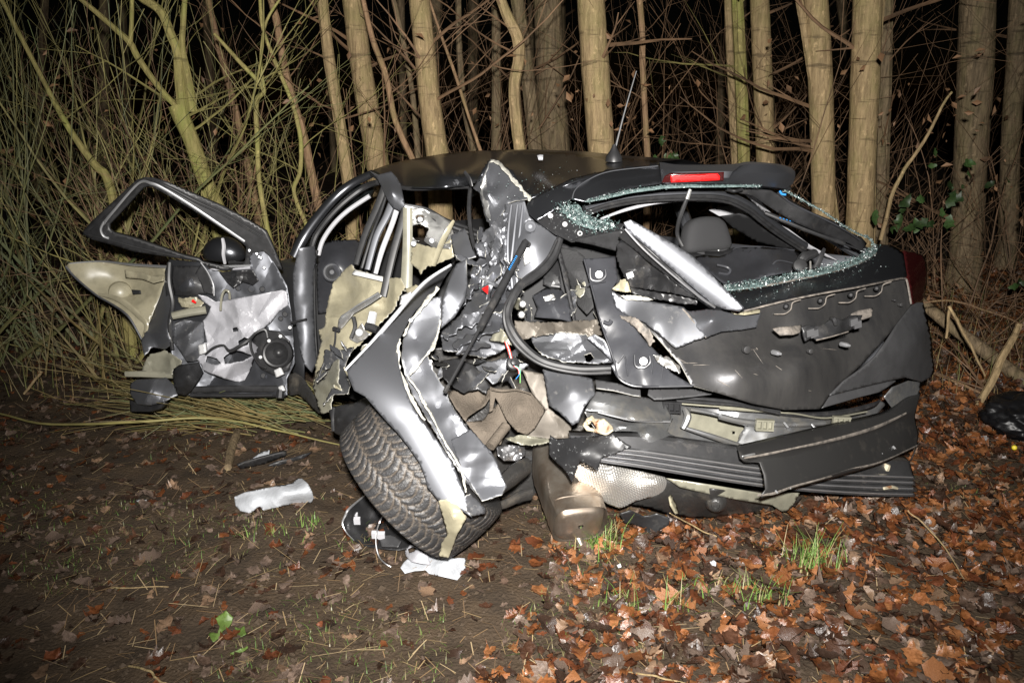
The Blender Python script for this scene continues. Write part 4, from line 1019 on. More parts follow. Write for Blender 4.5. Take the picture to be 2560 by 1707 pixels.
# glass left along the sill of the rear window
sheet('glass_remnant', F4, [(262,835),(300,815),(480,790),(600,765),(750,740),(900,705),(1020,672),(1120,640),(1180,590),(1195,560),(1215,580),(1200,620),(1130,665),(1020,705),(900,738),(750,772),(600,805),(430,830),(300,845)],
      [(262,835,2.84),(600,790,2.93),(900,722,3.05),(1120,650,3.2),(1205,580,3.36)], M_glass, tg, cr=.012, cf=80, res=4, jag=.9)
crumbs('glass_crumbs', F4, [(270,835,2.82),(450,808,2.87),(600,782,2.91),(750,752,2.97),(900,718,3.03),(1020,685,3.1),(1120,645,3.18),(1190,590,3.32)], 40, 2200, M_glass, tg, seed=6)
crumbs('glass_crumbs', F4, [(640,235,3.2),(760,300,3.2),(900,380,3.22),(1000,450,3.25),(1100,505,3.3),(1160,530,3.34),(1200,590,3.36)], 14, 900, M_glass, tg, size=(.0015, .004), seed=7)
bar('glass_edge', F4, [(640,238,3.2),(760,300,3.2),(900,380,3.22),(1000,452,3.25),(1100,505,3.3),(1165,535,3.34),(1203,600,3.36),(1195,625,3.34)], 8, M_glass, tg, n=5)
bar('window_gasket', F4, [(280,850,2.83),(480,826,2.87),(700,785,2.94),(900,742,3.03),(1100,680,3.15),(1200,620,3.3)], 12, M_scr, tg, n=6)
# spoiler with the high brake lamp
def loft(name, rows_, m, parent, sub=4, thick=0, mats=None):
    rr_ = [[at(*q) for q in spline(r_, sub)] for r_ in rows_]
    mb_ = MB(); n_ = len(rr_[0])
    for r_ in rr_: mb_.add(r_, [])
    for i in range(len(rr_) - 1):
        for j in range(n_ - 1):
            mb_.f.append((i * n_ + j, i * n_ + j + 1, (i + 1) * n_ + j + 1, (i + 1) * n_ + j)); mb_.m.append(0)
    o_ = mb_.build(name, m, parent, ang=40)
    if thick:
        s_ = o_.modifiers.new('t', 'SOLIDIFY'); s_.thickness = thick; s_.offset = 0
    return o_
def FF(fr, rows_): return [[fr(p) for p in r_] for r_ in rows_]
f3, f4 = F3, F4
spo = loft('spoiler', [
   [f3((1098,108,3.5)), f3((1230,128,3.45)), f3((1540,124,3.45)), f4((420,60,3.5)), f4((600,74,3.6)), f4((680,96,3.65))],
   [f3((1100,118,3.2)), f3((1230,142,3.08)), f3((1540,140,3.06)), f4((430,74,3.1)), f4((620,86,3.24)), f4((705,120,3.4))],
   [f3((1104,150,3.1)), f3((1190,172,3.0)), f3((1530,168,2.98)), f4((330,130,3.05)), f4((640,130,3.2)), f4((706,150,3.38))],
   [f3((1110,200,3.04)), f3((1170,210,2.99)), f3((1510,208,2.97)), f4((290,165,3.06)), f4((600,185,3.2)), f4((692,195,3.36))],
   [f3((1114,240,3.0)), f3((1180,244,3.0)), f3((1500,240,3.0)), f4((275,190,3.08)), f4((560,215,3.2)), f4((650,228,3.34))],
   [f3((1120,250,3.15)), f3((1180,252,3.16)), f3((1500,250,3.18)), f4((275,205,3.25)), f4((560,224,3.35)), f4((640,234,3.45))]], M_paint, car, sub=6)
sheet('brake_lamp_housing', F3, [(1112,238),(1130,200),(1165,182),(1495,172),(1492,225),(1300,236)], [(1112,238,2.985),(1165,182,2.972),(1495,172,2.953),(1492,225,2.953)], M_redd, spo, res=6, thick=.012)
sheet('brake_lamp', F3, [(1168,196),(1300,190),(1455,182),(1470,200),(1466,222),(1300,230),(1170,236)], [(1168,196,2.965),(1455,182,2.945),(1466,222,2.945),(1170,236,2.965)], M_red, spo, res=5, thick=.008)
sheet('spoiler_foot', F4, [(640,232),(675,205),(685,225),(660,245)], [(640,232,3.3),(675,205,3.34),(660,245,3.3)], M_plast, spo, res=4)
# right side member of the hatch window frame
hf = sheet('hatch_frame_side', F4, [(280,238),(420,225),(560,238),(650,292),(800,365),(980,442),(1035,492),(1110,520),(1145,560),(1120,612),(1040,560),(1000,548),(860,500),(700,430),(590,365),(520,320),(440,268)],
      [(280,238,3.2),(560,238,3.25),(980,442,3.35),(1145,560,3.45),(1120,612,3.42),(860,500,3.34),(590,365,3.28),(800,430,3.28)], M_plast, tg, res=7, thick=.01)
bar('frame_bead', F4, [(600,250,3.22),(700,325,3.25),(860,400,3.28),(1010,478,3.33),(1100,540,3.4)], 10, M_inplast, tg, n=6)
bar('gas_strut', F4, [(520,372,3.38),(760,470,3.36),(1005,562,3.38)], [26, 30, 26], M_rub, car, n=10, sub=2)
bar('strut_rod', F4, [(1005,562,3.38),(1112,604,3.4)], 10, M_plast, car, n=6, sub=1)
for i in range(6):
    x = 610 + i * 20; y = 402 + i * 6
    bar('print_mark', F4, [(x,y,3.33),(x + 9,y + 4,3.33)], 6, M_bluemark, car, n=4, sub=1)
bar('blue_clip', F4, [(612,240,3.22),(625,258,3.21),(650,262,3.2)], 13, M_bluemark, tg, n=6)
bar('grab_pull', F4, [(292,232,3.14),(335,240,3.12),(380,230,3.14)], 18, M_plast, tg, n=8)
bar('wiper_cable', F3, [(1287,285,2.96),(1262,350,2.95),(1232,430,2.96),(1212,500,2.98),(1210,560,3.0),(1240,625,3.0)], [16, 24, 28, 24, 24, 26], M_rub, tg, n=8)
bar('cable_tip', F3, [(1288,280,2.958),(1268,340,2.95)], [20, 26], M_galv, tg, n=8, sub=1)

# ------------------------------------------------------------ body opening and cabin seen through the hatch
fr_ = [(640,402,3.12),(800,352,3.16),(1000,318,3.2),(1300,303,3.25),(1500,315,3.3),(1640,375,3.36),(1725,440,3.42),(1830,520,3.5),(1990,625,3.6)]
op = bar('hatch_opening', F3, fr_, [50, 52, 50, 50, 50, 50, 50, 50, 46], M_paint, car, n=10)
bar('opening_seal', F3, [(x, y + 18, Y - .04) for x, y, Y in fr_], 26, M_rub, op, n=8)
bar('opening_seal', F3, [(x - 6, y + 36, Y - .03) for x, y, Y in fr_], 18, M_rub, op, n=8)
bar('headliner_edge', F3, [(738,460,3.2),(900,402,3.24),(1100,357,3.28),(1300,343,3.32),(1500,355,3.36),(1630,398,3.4),(1660,430,3.44)], [12, 20, 20, 20, 18, 16, 6], M_trim, op, n=6)
sheet('pillar_lining', F4, [(400,264),(450,270),(500,310),(600,425),(700,500),(800,575),(968,668),(900,650),(760,590),(640,490),(520,380)], [(400,264,3.5),(600,425,3.6),(968,668,3.75),(700,500,3.66)], M_trim, op, res=6)
sheet('rear_pillar_trim', F4, [(250,395),(360,380),(440,400),(520,470),(720,600),(640,600),(480,560),(330,470)], [(250,395,3.6),(440,400,3.55),(720,600,3.62),(330,470,3.68)], M_indark, op, res=8)
sheet('ceiling_panel', F4, [(178,356),(250,335),(345,325),(440,372),(400,388),(330,392),(240,392)], [(178,356,4.0),(345,325,4.0),(440,372,3.9),(240,392,4.0)], M_trim, op, res=6).name = 'ceiling_console'  # pale ceiling piece in the headliner colour
# seat with head restraint
hr_c = fpt(F4, 155, 520, 3.75)
bm = bmesh.new(); bmesh.ops.create_cube(bm, size=2)
bmesh.ops.subdivide_edges(bm, edges=bm.edges, cuts=5, use_grid_fill=True)
for v in bm.verts:
    x, y, z = v.co
    q = Vector((x, y, z)); L = (abs(x) ** 4 + abs(y) ** 4 + abs(z) ** 4) ** .25
    q /= L
    v.co = Vector((q.x * (.125 - .02 * q.z), q.y * .05, q.z * .082 + (.012 * (1 - q.x * q.x)))) 
me = bpy.data.meshes.new('head_restraint'); bm.to_mesh(me); bm.free()
me.transform(Matrix.Translation(hr_c) @ Matrix.Rotation(rad(25), 4, 'Z') @ Matrix.Rotation(rad(-15), 4, 'X'))
me.materials.append(M_seat); me.polygons.foreach_set('use_smooth', [True] * len(me.polygons))
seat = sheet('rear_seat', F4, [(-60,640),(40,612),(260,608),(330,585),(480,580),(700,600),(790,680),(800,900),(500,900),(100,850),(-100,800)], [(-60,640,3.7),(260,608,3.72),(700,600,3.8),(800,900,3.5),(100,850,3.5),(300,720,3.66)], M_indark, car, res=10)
link_mesh('head_restraint', me, seat)
for x in (98, 240):
    bar('restraint_post', F4, [(x,562,3.74),(x - 4,612,3.73)], 15, M_galv, seat, n=8, sub=1)
sheet('seat_collar', F4, [(20,560),(60,540),(150,545),(280,575),(310,600),(250,628),(140,625),(40,600)], [(20,560,3.74),(310,600,3.74),(140,625,3.7)], M_seat, seat, res=7)
shelf = sheet('load_cover', F4, [(95,640),(150,630),(240,640),(300,620),(350,582),(480,578),(700,600),(735,640),(760,690),(690,730),(560,750),(420,790),(290,812),(240,780),(160,715),(110,670)],
      [(95,640,3.3),(350,582,3.42),(700,600,3.46),(760,690,3.3),(560,750,3.12),(290,812,3.0),(160,715,3.14),(420,680,3.28),(600,665,3.24)], M_inplast, car, cr=.012, cf=7, res=6, thick=.006)
for i in range(7):
    x = 345 + i * 45
    bar('cover_slot', F4, [(x,600 + i * 2,3.4),(x - 22,625 + i * 2,3.37)], 9, M_indark, shelf, n=5, sub=1)
bar('cover_hook', F4, [(225,690,3.13),(285,705,3.13),(308,725,3.12),(290,748,3.11),(235,740,3.1)], 16, M_inplast, shelf, n=7)
bar('cover_edge', F4, [(320,612,3.38),(350,585,3.4),(480,580,3.42),(700,602,3.44)], 9, M_inplast, shelf, n=6)
bar('cover_step', F4, [(560,700,3.2),(600,665,3.21),(690,680,3.24)], 10, M_inplast, shelf, n=6)
wm = bar('wiper_pivot', F4, [(735,685,3.1),(760,645,3.1),(830,620,3.12)], [60, 62, 52], M_plast, tg, n=10)
c_ = fpt(F4, 735, 695, 3.07); lathe('wiper_cap', c_, TOCAM(c_) + Vector((.2, 0, .3)), [(.026, -.008), (.028, 0), (.024, .006), (.010, .008)], M_plast, tg, n=18)
bar('wiper_arm', F4, [(830,712,3.08),(860,650,3.08),(885,592,3.1)], [34, 36, 20], M_plast, tg, n=8, flat=.5, sub=2)
bar('wiper_stem', F4, [(798,670,3.08),(800,725,3.06)], 12, M_galv, tg, n=6, sub=1)
# cabin shell: floor, far side, front end
def quad(name, pts, m, parent, nx=6, ny=4, bulge=0.):
    a, b, c, d = [Vector(p) for p in pts]
    mb_ = MB(); vs = []
    nrm = (b - a).cross(d - a).normalized()
    for j in range(ny + 1):
        for i in range(nx + 1):
            u, v = i / nx, j / ny
            p = a * (1 - u) * (1 - v) + b * u * (1 - v) + c * u * v + d * (1 - u) * v
            vs.append(p + nrm * bulge * (1 - (2 * u - 1) ** 2) * (1 - (2 * v - 1) ** 2))
    fs = [(j * (nx + 1) + i, j * (nx + 1) + i + 1, (j + 1) * (nx + 1) + i + 1, (j + 1) * (nx + 1) + i) for j in range(ny) for i in range(nx)]
    mb_.add(vs, fs); o_ = mb_.build(name, m, parent)
    s_ = o_.modifiers.new('t', 'SOLIDIFY'); s_.thickness = .008; s_.offset = 0
    return o_
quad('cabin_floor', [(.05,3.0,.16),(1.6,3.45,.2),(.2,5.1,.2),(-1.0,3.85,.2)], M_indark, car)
quad('far_side', [(1.78,3.62,.22),(.28,5.2,.25),(.22,5.12,.86),(1.72,3.62,.88)], M_paint, car, bulge=.06)
mb = MB()
for a, b in (((1.70,3.68,.86), (1.02,3.72,1.26)), ((1.0,4.42,.86), (.82,4.35,1.27)), ((.22,5.1,.84), (.25,4.75,1.26)), ((1.02,3.72,1.26), (.25,4.75,1.27))):
    mb.tube([a, b], .035, n=8)
mb.build('far_pillars', M_paint, car)
quad('front_seat', [(-.45,4.05,.35),(.0,4.35,.35),(-.05,4.45,.98),(-.42,4.2,.98)], M_indark, car, bulge=.05)
quad('bonnet', [(-1.02,3.9,.80),(.2,5.15,.84),(-.75,6.0,.62),(-1.7,5.0,.60)], M_paint, car, bulge=.04)
quad('front_wing', [(-1.06,3.85,.22),(-1.02,3.9,.80),(-1.7,5.0,.60),(-1.75,5.0,.22)], M_paint, car)
quad('nose', [(-1.75,5.0,.22),(-1.7,5.0,.60),(-.75,6.0,.62),(-.75,6.0,.22)], M_paint, car)
quad('right_wing', [(.28,5.2,.22),(.2,5.15,.84),(-.75,6.0,.62),(-.75,6.0,.22)], M_paint, car)
quad('bulkhead', [(-1.0,3.95,.2),(.2,5.1,.2),(.2,5.1,.84),(-1.0,3.95,.8)], M_indark, car)
# ------------------------------------------------------------ open front door
fd = sheet('front_door', F1, [(640,640),(665,560),(860,575),(925,620),(1000,640),(1165,612),(1150,500),(1190,480),(1260,500),(1330,610),(1390,720),(1420,900),(1440,1190),(1390,1290),(1395,1392),(1100,1400),(820,1392),(760,1395),(700,1370),(690,1250),(680,1120),(655,1000),(650,800)],
     [(640,640,3.722),(860,575,3.715),(1190,480,3.723),(1390,720,3.680),(1440,1190,3.650),(1395,1392,3.619),(820,1392,3.673),(690,1250,3.671),(655,1000,3.678),(1000,900,3.724),(1250,1100,3.690),(1050,650,3.733),(780,720,3.632),(760,1000,3.736)],
     M_paint, car, cr=.022, cf=8, res=5, rim=M_paint, back=M_prim)
sheet('window_frame', F1, [(130,402),(190,330),(330,200),(470,72),(520,56),(570,58),(650,82),(800,148),(1000,236),(1150,318),(1262,388),(1300,470),(1345,580),(1360,625),(1300,600),(1240,520),(1180,520),(1165,610),(1000,632),(860,590),(850,575),(740,556),(600,535),(450,512),(330,475),(200,440)],
     [(130,402,3.712),(330,200,3.669),(520,56,3.648),(800,148,3.668),(1262,388,3.708),(1345,580,3.730),(1165,610,3.729),(850,575,3.696),(450,512,3.683),(260,380,3.664),(600,120,3.630),(1050,340,3.693)],
     M_rub, fd, holes=[[(298,345),(400,235),(500,122),(530,110),(570,118),(690,185),(800,250),(940,340),(1090,440),(1140,480),(1135,560),(1120,592),(1010,606),(870,574),(850,556),(740,530),(600,480),(450,430),(330,398),(300,375)]], res=7, thick=.02)
bar('frame_trim', F1, [(262,345,3.654),(330,262,3.639),(480,95,3.627),(560,95,3.609),(640,130,3.612),(800,228,3.628),(960,335,3.653),(1130,450,3.696)], [18, 16, 14, 20, 20, 20, 20, 18], M_chrome, fd, n=8, flat=.6)
bar('frame_trim', F1, [(270,330,3.652),(250,375,3.656),(265,415,3.663),(300,432,3.665)], 15, M_chrome, fd, n=8)
for k, dy in enumerate((14, 34)):
    bar('frame_gasket', F1, [(180,370 + dy * .3,3.676),(345,212 + dy,3.650),(490,72 + dy * .7,3.628),(560,68 + dy * .6,3.617),(660,98 + dy * .7,3.623),(820,172 + dy,3.637),(1010,262 + dy,3.672),(1240,395 + dy,3.693)], 9, M_rub, fd, n=6)
bar('frame_gasket', F1, [(180,410,3.681),(330,446,3.669),(500,492,3.672),(740,545,3.680)], 16, M_rub, fd, n=6)
# peeled outer skin, primer side to the camera
sk = sheet('outer_skin', F1, [(32,602),(60,580),(100,574),(250,568),(420,588),(645,606),(640,700),(610,790),(575,880),(545,960),(500,1050),(470,1000),(430,930),(380,880),(310,830),(220,778),(150,725),(95,672)],
      [(32,602,3.913),(250,568,3.946),(645,606,3.821),(575,880,3.816),(500,1050,3.772),(310,830,3.853),(95,672,3.900),(300,650,3.956),(430,760,3.948),(480,850,3.836)], M_prim, fd, res=7, cr=.006, cf=8, rim=M_scuff, back=M_paint, thick=.007)
bar('skin_fold', F1, [(235,775,3.859),(320,790,3.831),(400,830,3.804),(480,900,3.776),(530,960,3.755),(505,1045,3.751)], [14, 30, 44, 46, 40, 16], M_prim, fd, n=8, flat=.5)
bar('skin_edge', F1, [(36,604,3.893),(95,672,3.880),(220,776,3.852),(310,828,3.833),(385,878,3.797),(435,932,3.776),(500,1050,3.742)], [14, 13, 12, 12, 14, 14, 10], M_scuff, fd, n=6)
c_ = fpt(F1, 370, 765, 3.920); lathe('handle_dish', c_, TOCAM(c_), [(.060, -.03), (.052, .004), (.036, .014), (.004, .018)], M_prim, fd, n=20)
sheet('handle_slot', F1, [(438,745),(490,748),(495,770),(445,775)], [(438,745,3.861),(490,748,3.845),(445,775,3.854)], M_indark, fd, res=4)
sheet('reinforcement', F1, [(395,625),(500,640),(560,660),(635,655),(632,690),(570,705),(500,680),(400,672)], [(395,625,3.875),(635,655,3.763),(500,680,3.812)], M_prim, fd, cr=.015, cf=16, res=5)
bar('skin_top', F1, [(60,585,3.917),(250,572,3.926),(440,592,3.865),(655,606,3.778)], [8, 10, 16, 18], M_chrome, fd, n=6, flat=.6)
bar('belt_strip', F1, [(880,598,3.740),(1000,603,3.724),(1170,598,3.708)], 15, M_chrome, fd, n=6, flat=.6)
bar('belt_strip', F1, [(900,622,3.736),(1040,620,3.726),(1165,612,3.708)], 13, M_film, fd, n=6, flat=.6)
sheet('torn_edge_skin', F1, [(560,920),(610,800),(645,690),(690,780),(680,900),(660,1000),(690,1080),(640,1110),(560,1100),(515,1150),(498,1060)],
      [(560,920,3.759),(645,690,3.720),(690,780,3.651),(690,1080,3.631),(515,1150,3.689),(498,1060,3.743),(620,960,3.627)], M_paint_lit, fd, cr=.035, cf=9, jag=.8, res=5, rim=M_primedge)
bar('latch_edge', F1, [(672,580,3.655),(668,700,3.626),(690,830,3.611),(672,960,3.615),(690,1110,3.621)], [30, 34, 30, 30, 22], M_rub, fd, n=8)
sheet('handle_module', F1, [(690,600),(870,600),(905,660),(940,740),(900,770),(760,790),(700,780),(685,700)], [(690,600,3.651),(870,600,3.652),(940,740,3.637),(700,780,3.629),(800,690,3.597)], M_plast, fd, cr=.014, cf=10, res=6)
sheet('module_flap', F1, [(820,660),(860,590),(905,640),(940,720),(945,780),(880,760),(860,700)], [(820,660,3.623),(905,640,3.625),(945,780,3.596)], M_plast, fd, res=5)
bar('module_edge', F1, [(862,580,3.614),(905,640,3.605),(938,715,3.588),(943,782,3.586)], 9, M_chrome, fd, n=5)
sheet('torn_beam', F1, [(720,800),(840,790),(880,830),(850,860),(740,850)], [(720,800,3.624),(880,830,3.610),(740,850,3.610)], M_prim, fd, cr=.03, cf=20, jag=1, res=4)
bar('side_beam', F1, [(690,905,3.571),(800,882,3.587),(895,868,3.607)], [46, 52, 50], M_primd, fd, n=10, sub=1)
bar('red_tag', F1, [(812,812,3.575),(832,826,3.570)], [20, 12], M_red, fd, n=6, sub=1)
sheet('crumpled_inner', F1, [(700,960),(760,930),(880,940),(885,1060),(850,1180),(780,1190),(720,1100),(690,1060)], [(700,960,3.629),(880,940,3.650),(850,1180,3.617),(720,1100,3.605),(790,1050,3.569)], M_scuff, fd, cr=.04, cf=10, res=5, rim=M_primedge)
mem = sheet('membrane', F1, [(845,775),(905,790),(955,820),(1000,815),(1180,780),(1365,748),(1390,758),(1396,840),(1340,880),(1300,940),(1245,985),(1180,1020),(1170,1060),(1215,1100),(1170,1230),(1130,1300),(1100,1310),(1010,1290),(880,1240),(835,1160),(850,1065),(900,1070),(890,1010),(872,945),(905,900),(925,850),(880,820)],
      [(845,775,3.617),(1000,815,3.644),(1365,748,3.585),(1396,840,3.578),(1245,985,3.611),(1215,1100,3.617),(1100,1310,3.563),(880,1240,3.570),(850,1065,3.587),(872,945,3.611),(1100,900,3.622),(1000,1000,3.584),(1030,1150,3.558)],
      M_film, fd, cr=.06, cf=8, res=4.5, thick=.002, kern='lin', jag=.4,
      holes=[[(1055,980),(1085,975),(1092,1000),(1060,1005)],[(1090,1060),(1130,1035),(1165,1050),(1150,1085),(1100,1100)],[(900,1150),(960,1165),(985,1195),(950,1205),(890,1190)],[(1000,1160),(1060,1110),(1120,1125),(1180,1150),(1120,1185),(1010,1200)]])
bar('membrane_loop', F1, [(983,872,3.578),(990,790,3.566),(1010,750,3.562),(1035,760,3.556),(1040,800,3.575)], 15, M_primd, fd, n=6)
sheet('lock_clip', F1, [(845,1085),(885,1075),(890,1130),(850,1145)], [(845,1085,3.558),(885,1075,3.549),(850,1145,3.547)], M_white, fd, res=5, thick=.015)
sheet('loose_connector', F1, [(1310,1240),(1345,1222),(1362,1262),(1322,1282)], [(1310,1240,3.517),(1345,1222,3.510),(1322,1282,3.504)], M_white, fd, res=5, thick=.02)
sheet('loose_connector', F1, [(1335,1340),(1360,1330),(1370,1360),(1345,1368)], [(1335,1340,3.512),(1360,1330,3.507),(1345,1368,3.499)], M_white, fd, res=5, thick=.02)
bar('loose_plug', F1, [(1350,1360,3.508),(1345,1410,3.490)], [46, 50], M_plast, fd, n=8, sub=1)
c_ = fpt(F1, 1330, 1135, 3.573)
nn = TOCAM(c_) + Vector((-.25, 0, -.1))
lathe('speaker', c_, nn, [(.070, -.03), (.070, .004), (.062, .012), (.054, .010), (.050, .002), (.024, -.022), (.022, -.016), (.012, -.006), (.002, -.004)], [M_plast, M_rub], fd, n=32, mis=[0, 0, 0, 1, 1, 1, 0, 0])
sheet('speaker_mount', F1, [(1170,1080),(1200,1020),(1262,990),(1340,1000),(1405,1060),(1430,1150),(1400,1240),(1310,1270),(1230,1230),(1190,1170)], [(1170,1080,3.648),(1262,990,3.647),(1430,1150,3.611),(1310,1270,3.597)], M_plast, fd, res=7, thick=.006)
bar('wire', F1, [(890,1140,3.538),(940,1100,3.527),(1000,1085,3.524),(1040,1120,3.515),(1110,1085,3.511),(1160,1050,3.520),(1200,1010,3.521),(1255,990,3.529),(1272,1040,3.526)], [12, 14, 12, 22, 24, 20, 16, 16, 16], M_rub, fd, n=6)
bar('wire', F1, [(1165,1050,3.519),(1172,1110,3.517),(1195,1160,3.522),(1225,1205,3.536),(1262,1225,3.548)], 18, M_rub, fd, n=6)
for (x, y) in ((1350, 1030), (1280, 1058), (1228, 1158), (1408, 977)):
    c_ = fpt(F1, x, y, 3.545+.30*(1-x/1390)); lathe('speaker_screw', c_, TOCAM(c_), [(.007, -.02), (.008, .004), (.004, .006)], M_white, fd, n=10)
for (x, y) in ((1250, 610), (1205, 525), (1230, 550), (1160, 505), (1220, 545)):
    c_ = fpt(F1, x, y, 3.63+.30*(1-x/1390)); lathe('hinge_bolt', c_, TOCAM(c_), [(.008, -.02), (.008, .003), (.004, .006)], M_chrome, fd, n=8)
sheet('regulator_bracket', F1, [(975,640),(1180,625),(1215,690),(1180,720),(1120,700),(1060,735),(1020,700)], [(975,640,3.690),(1180,625,3.675),(1180,720,3.665),(1060,735,3.671)], M_plast, fd, cr=.02, cf=16, res=5)
bar('door_foot', F1, [(760,1358,3.636),(1000,1352,3.624),(1200,1352,3.611),(1392,1352,3.600)], [40, 46, 48, 46], M_rub, fd, n=8, flat=.7)
bar('door_foot', F1, [(800,1390,3.627),(1100,1392,3.613),(1380,1390,3.602)], [26, 28, 24], M_plast, fd, n=8)
bar('check_strap', F1, [(1415,948,3.595),(1510,926,3.554)], 14, M_indark, fd, n=6, sub=1)
for (x, y, r_) in ((1085, 690, .014), (1092, 735, .012), (1172, 742, .016), (1240, 742, .012), (1378, 895, .012), (1352, 922, .010), (1245, 1272, .012), (1190, 650, .010), (1390, 1260, .012), (760, 640, .012), (800, 735, .010)):
    Y_ = float(DF['front_door'](np.array([F1((x, y))]))[0]) - .012
    c_ = fpt(F1, x, y, Y_); lathe('access_hole', c_, TOCAM(c_), [(r_ * 1.25, -.03), (r_ * 1.2, .0), (r_, .002), (r_ * .9, -.010)], [M_paint, M_indark], fd, n=14, mis=[0, 0, 1])
# torn lower rear corner of the door
sheet('skin_corner', F1, [(500,1240),(515,1195),(550,1140),(640,1115),(700,1150),(745,1180),(735,1210),(690,1240),(690,1262)], [(500,1240,3.692),(550,1140,3.701),(745,1180,3.619),(690,1262,3.611),(620,1190,3.666)], M_primd, fd, cr=.025, cf=12, jag=1, res=5, rim=M_primedge)
bar('corner_bar', F1, [(400,1262,3.634),(500,1262,3.632),(690,1270,3.631)], [36, 40, 42], M_primd, fd, n=8, sub=1, flat=.5)
sheet('foil_corner', F1, [(430,1320),(470,1295),(560,1290),(650,1282),(690,1320),(722,1390),(680,1408),(640,1432),(550,1455),(470,1445),(428,1380)], [(430,1320,3.608),(650,1282,3.600),(722,1390,3.524),(550,1455,3.502),(428,1380,3.588),(560,1370,3.499)], M_paint_lit, fd, cr=.045, cf=8, res=5, rim=M_primedge)
sheet('corner_plastic', F1, [(425,1420),(470,1447),(550,1458),(640,1434),(600,1475),(540,1492),(430,1492)], [(425,1420,3.608),(640,1434,3.522),(540,1492,3.543)], M_plast, fd, res=6, thick=.03)
sheet('door_pocket', F1, [(695,1230),(730,1205),(850,1188),(880,1250),(850,1300),(800,1370),(760,1398),(715,1385),(692,1300)], [(695,1230,3.570),(850,1188,3.597),(880,1250,3.581),(760,1398,3.556),(780,1280,3.502)], M_plast, fd, cr=.02, cf=8, res=6)
# mirror
mc = fpt(F1, 1005, 512, 3.884)
bm = bmesh.new(); bmesh.ops.create_uvsphere(bm, u_segments=28, v_segments=18, radius=1)
for v in bm.verts:
    x, y, z = v.co
    if z < -.55: z = -.55 + (z + .55) * .15
    v.co = Vector((x * .108 * (1 - .12 * z), y * .075, z * .075))
me = bpy.data.meshes.new('door_mirror'); bm.to_mesh(me); bm.free()
me.transform(Matrix.Translation(mc) @ Matrix.Rotation(rad(-12), 4, 'Z'))
me.materials.append(M_roof); me.polygons.foreach_set('use_smooth', [True] * len(me.polygons))
mi = link_mesh('door_mirror', me, fd)
bar('mirror_band', F1, [(995,432,3.785),(1003,480,3.773),(1000,530,3.775),(1010,585,3.792)], [18, 24, 22, 18], M_trim, fd, n=6)
bar('mirror_base', F1, [(1040,580,3.796),(1140,588,3.754)], 28, M_plast, fd, n=8, sub=1)

# ------------------------------------------------------------ rear wheel, splayed out under the folded panel
M_tyre = mat('tyre_rubber', (.026, .026, .027), rough=.5, tint=True, bump=.25, bscale=140)
def tyre_mesh(RR=.292, W=.222, NU=420, NV=64):
    mb_ = MB()
    prof = []
    for j in range(NV + 1):
        t = j / NV * 2 - 1            # -1..1 across
        a = abs(t)
        if a < .72:
            x = t / .72 * .5; r = RR - .010 * (a / .72) ** 2.2
        else:
            s_ = (a - .72) / .28
            x = math.copysign(.5 + .05 * math.sin(s_ * math.pi), t); r = RR - .010 - .115 * s_ ** 1.25
        prof.append((x * W, r, t))
    vs = []; cs = []
    for i in range(NU):
        th = 2 * math.pi * i / NU
        for (x, r, t) in prof:
            g = 0.
            if abs(t) < .80:
                u = t / .8                       # across the tread
                arc = th * RR
                # arched grooves: two sets of arcs like fish scales, period 38 mm
                def arcs(center, wid, per, ph, half):
                    if abs(u - center) > half: return 0
                    du = (u - center) / half
                    s__ = (arc + ph - .030 * (1 - du * du)) / per
                    f = s__ - math.floor(s__)
                    return max(0., 1 - abs(f - .5) * per / wid)
                g = max(g, arcs(-.66, .0036, .0300, 0, .36))
                g = max(g, arcs(0.02, .0036, .0300, .012, .36) if True else 0)
                g = max(g, arcs(.70, .0036, .0300, .02, .34))
                for uc in (-.32, .36):
                    zz = .03 * math.sin(arc / .030 * 2 * math.pi)
                    g = max(g, max(0., 1 - abs(u - uc - zz) / .030))
                # fine sipes
                sp_ = (arc * 1.0 + u * .012) / .0088
                f = abs(sp_ - math.floor(sp_) - .5)
                if g < .2 and abs(math.sin(u * 9 + math.floor(sp_) * 2.4)) > .45:
                    g = max(g, .35 * max(0, 1 - f * .0088 / .0012))
                if abs(u) > .97: g *= .5
            d = .006 * min(1, g * 1.6)
            rr_ = r - d
            vs.append((x, rr_ * math.cos(th), rr_ * math.sin(th)))
            k = min(1, g * 1.7)
            n_ = .5 + .5 * noise.noise(Vector((x * 14, math.cos(th) * 5, math.sin(th) * 5)))
            k *= .55 + .45 * n_
            film = .16 * max(0, n_ - .45)
            k = min(1, k + film)
            cs.append((.022 + .085 * k, .022 + .066 * k, .023 + .046 * k))
    n_ = NV + 1
    fs = [(i * n_ + j, i * n_ + j + 1, ((i + 1) % NU) * n_ + j + 1, ((i + 1) % NU) * n_ + j) for i in range(NU) for j in range(NV)]
    mb_.add(vs, fs); mb_.c = cs
    return mb_
ax = Vector((.74, .12, .66)).normalized()
wc = at(1056, 1178, 2.50)
up_ = Vector((0, 0, 1)); uy = (up_ - ax * up_.dot(ax)).normalized(); uz = ax.cross(uy)
Mw = Matrix((( ax.x, uy.x, uz.x, wc.x), (ax.y, uy.y, uz.y, wc.y), (ax.z, uy.z, uz.z, wc.z), (0, 0, 0, 1)))
tm = tyre_mesh(); me = tm.mesh('tyre', M_tyre, ang=60); me.transform(Mw)
ty = link_mesh('rear_wheel', me, car)
mb = MB()
pr = [(-.10, .205), (-.105, .195), (-.06, .180), (0, .175), (.07, .180), (.11, .197), (.105, .207)]
for (x, r) in pr:
    mb.add([(x, r * math.cos(2 * math.pi * j / 40), r * math.sin(2 * math.pi * j / 40)) for j in range(40)], [])
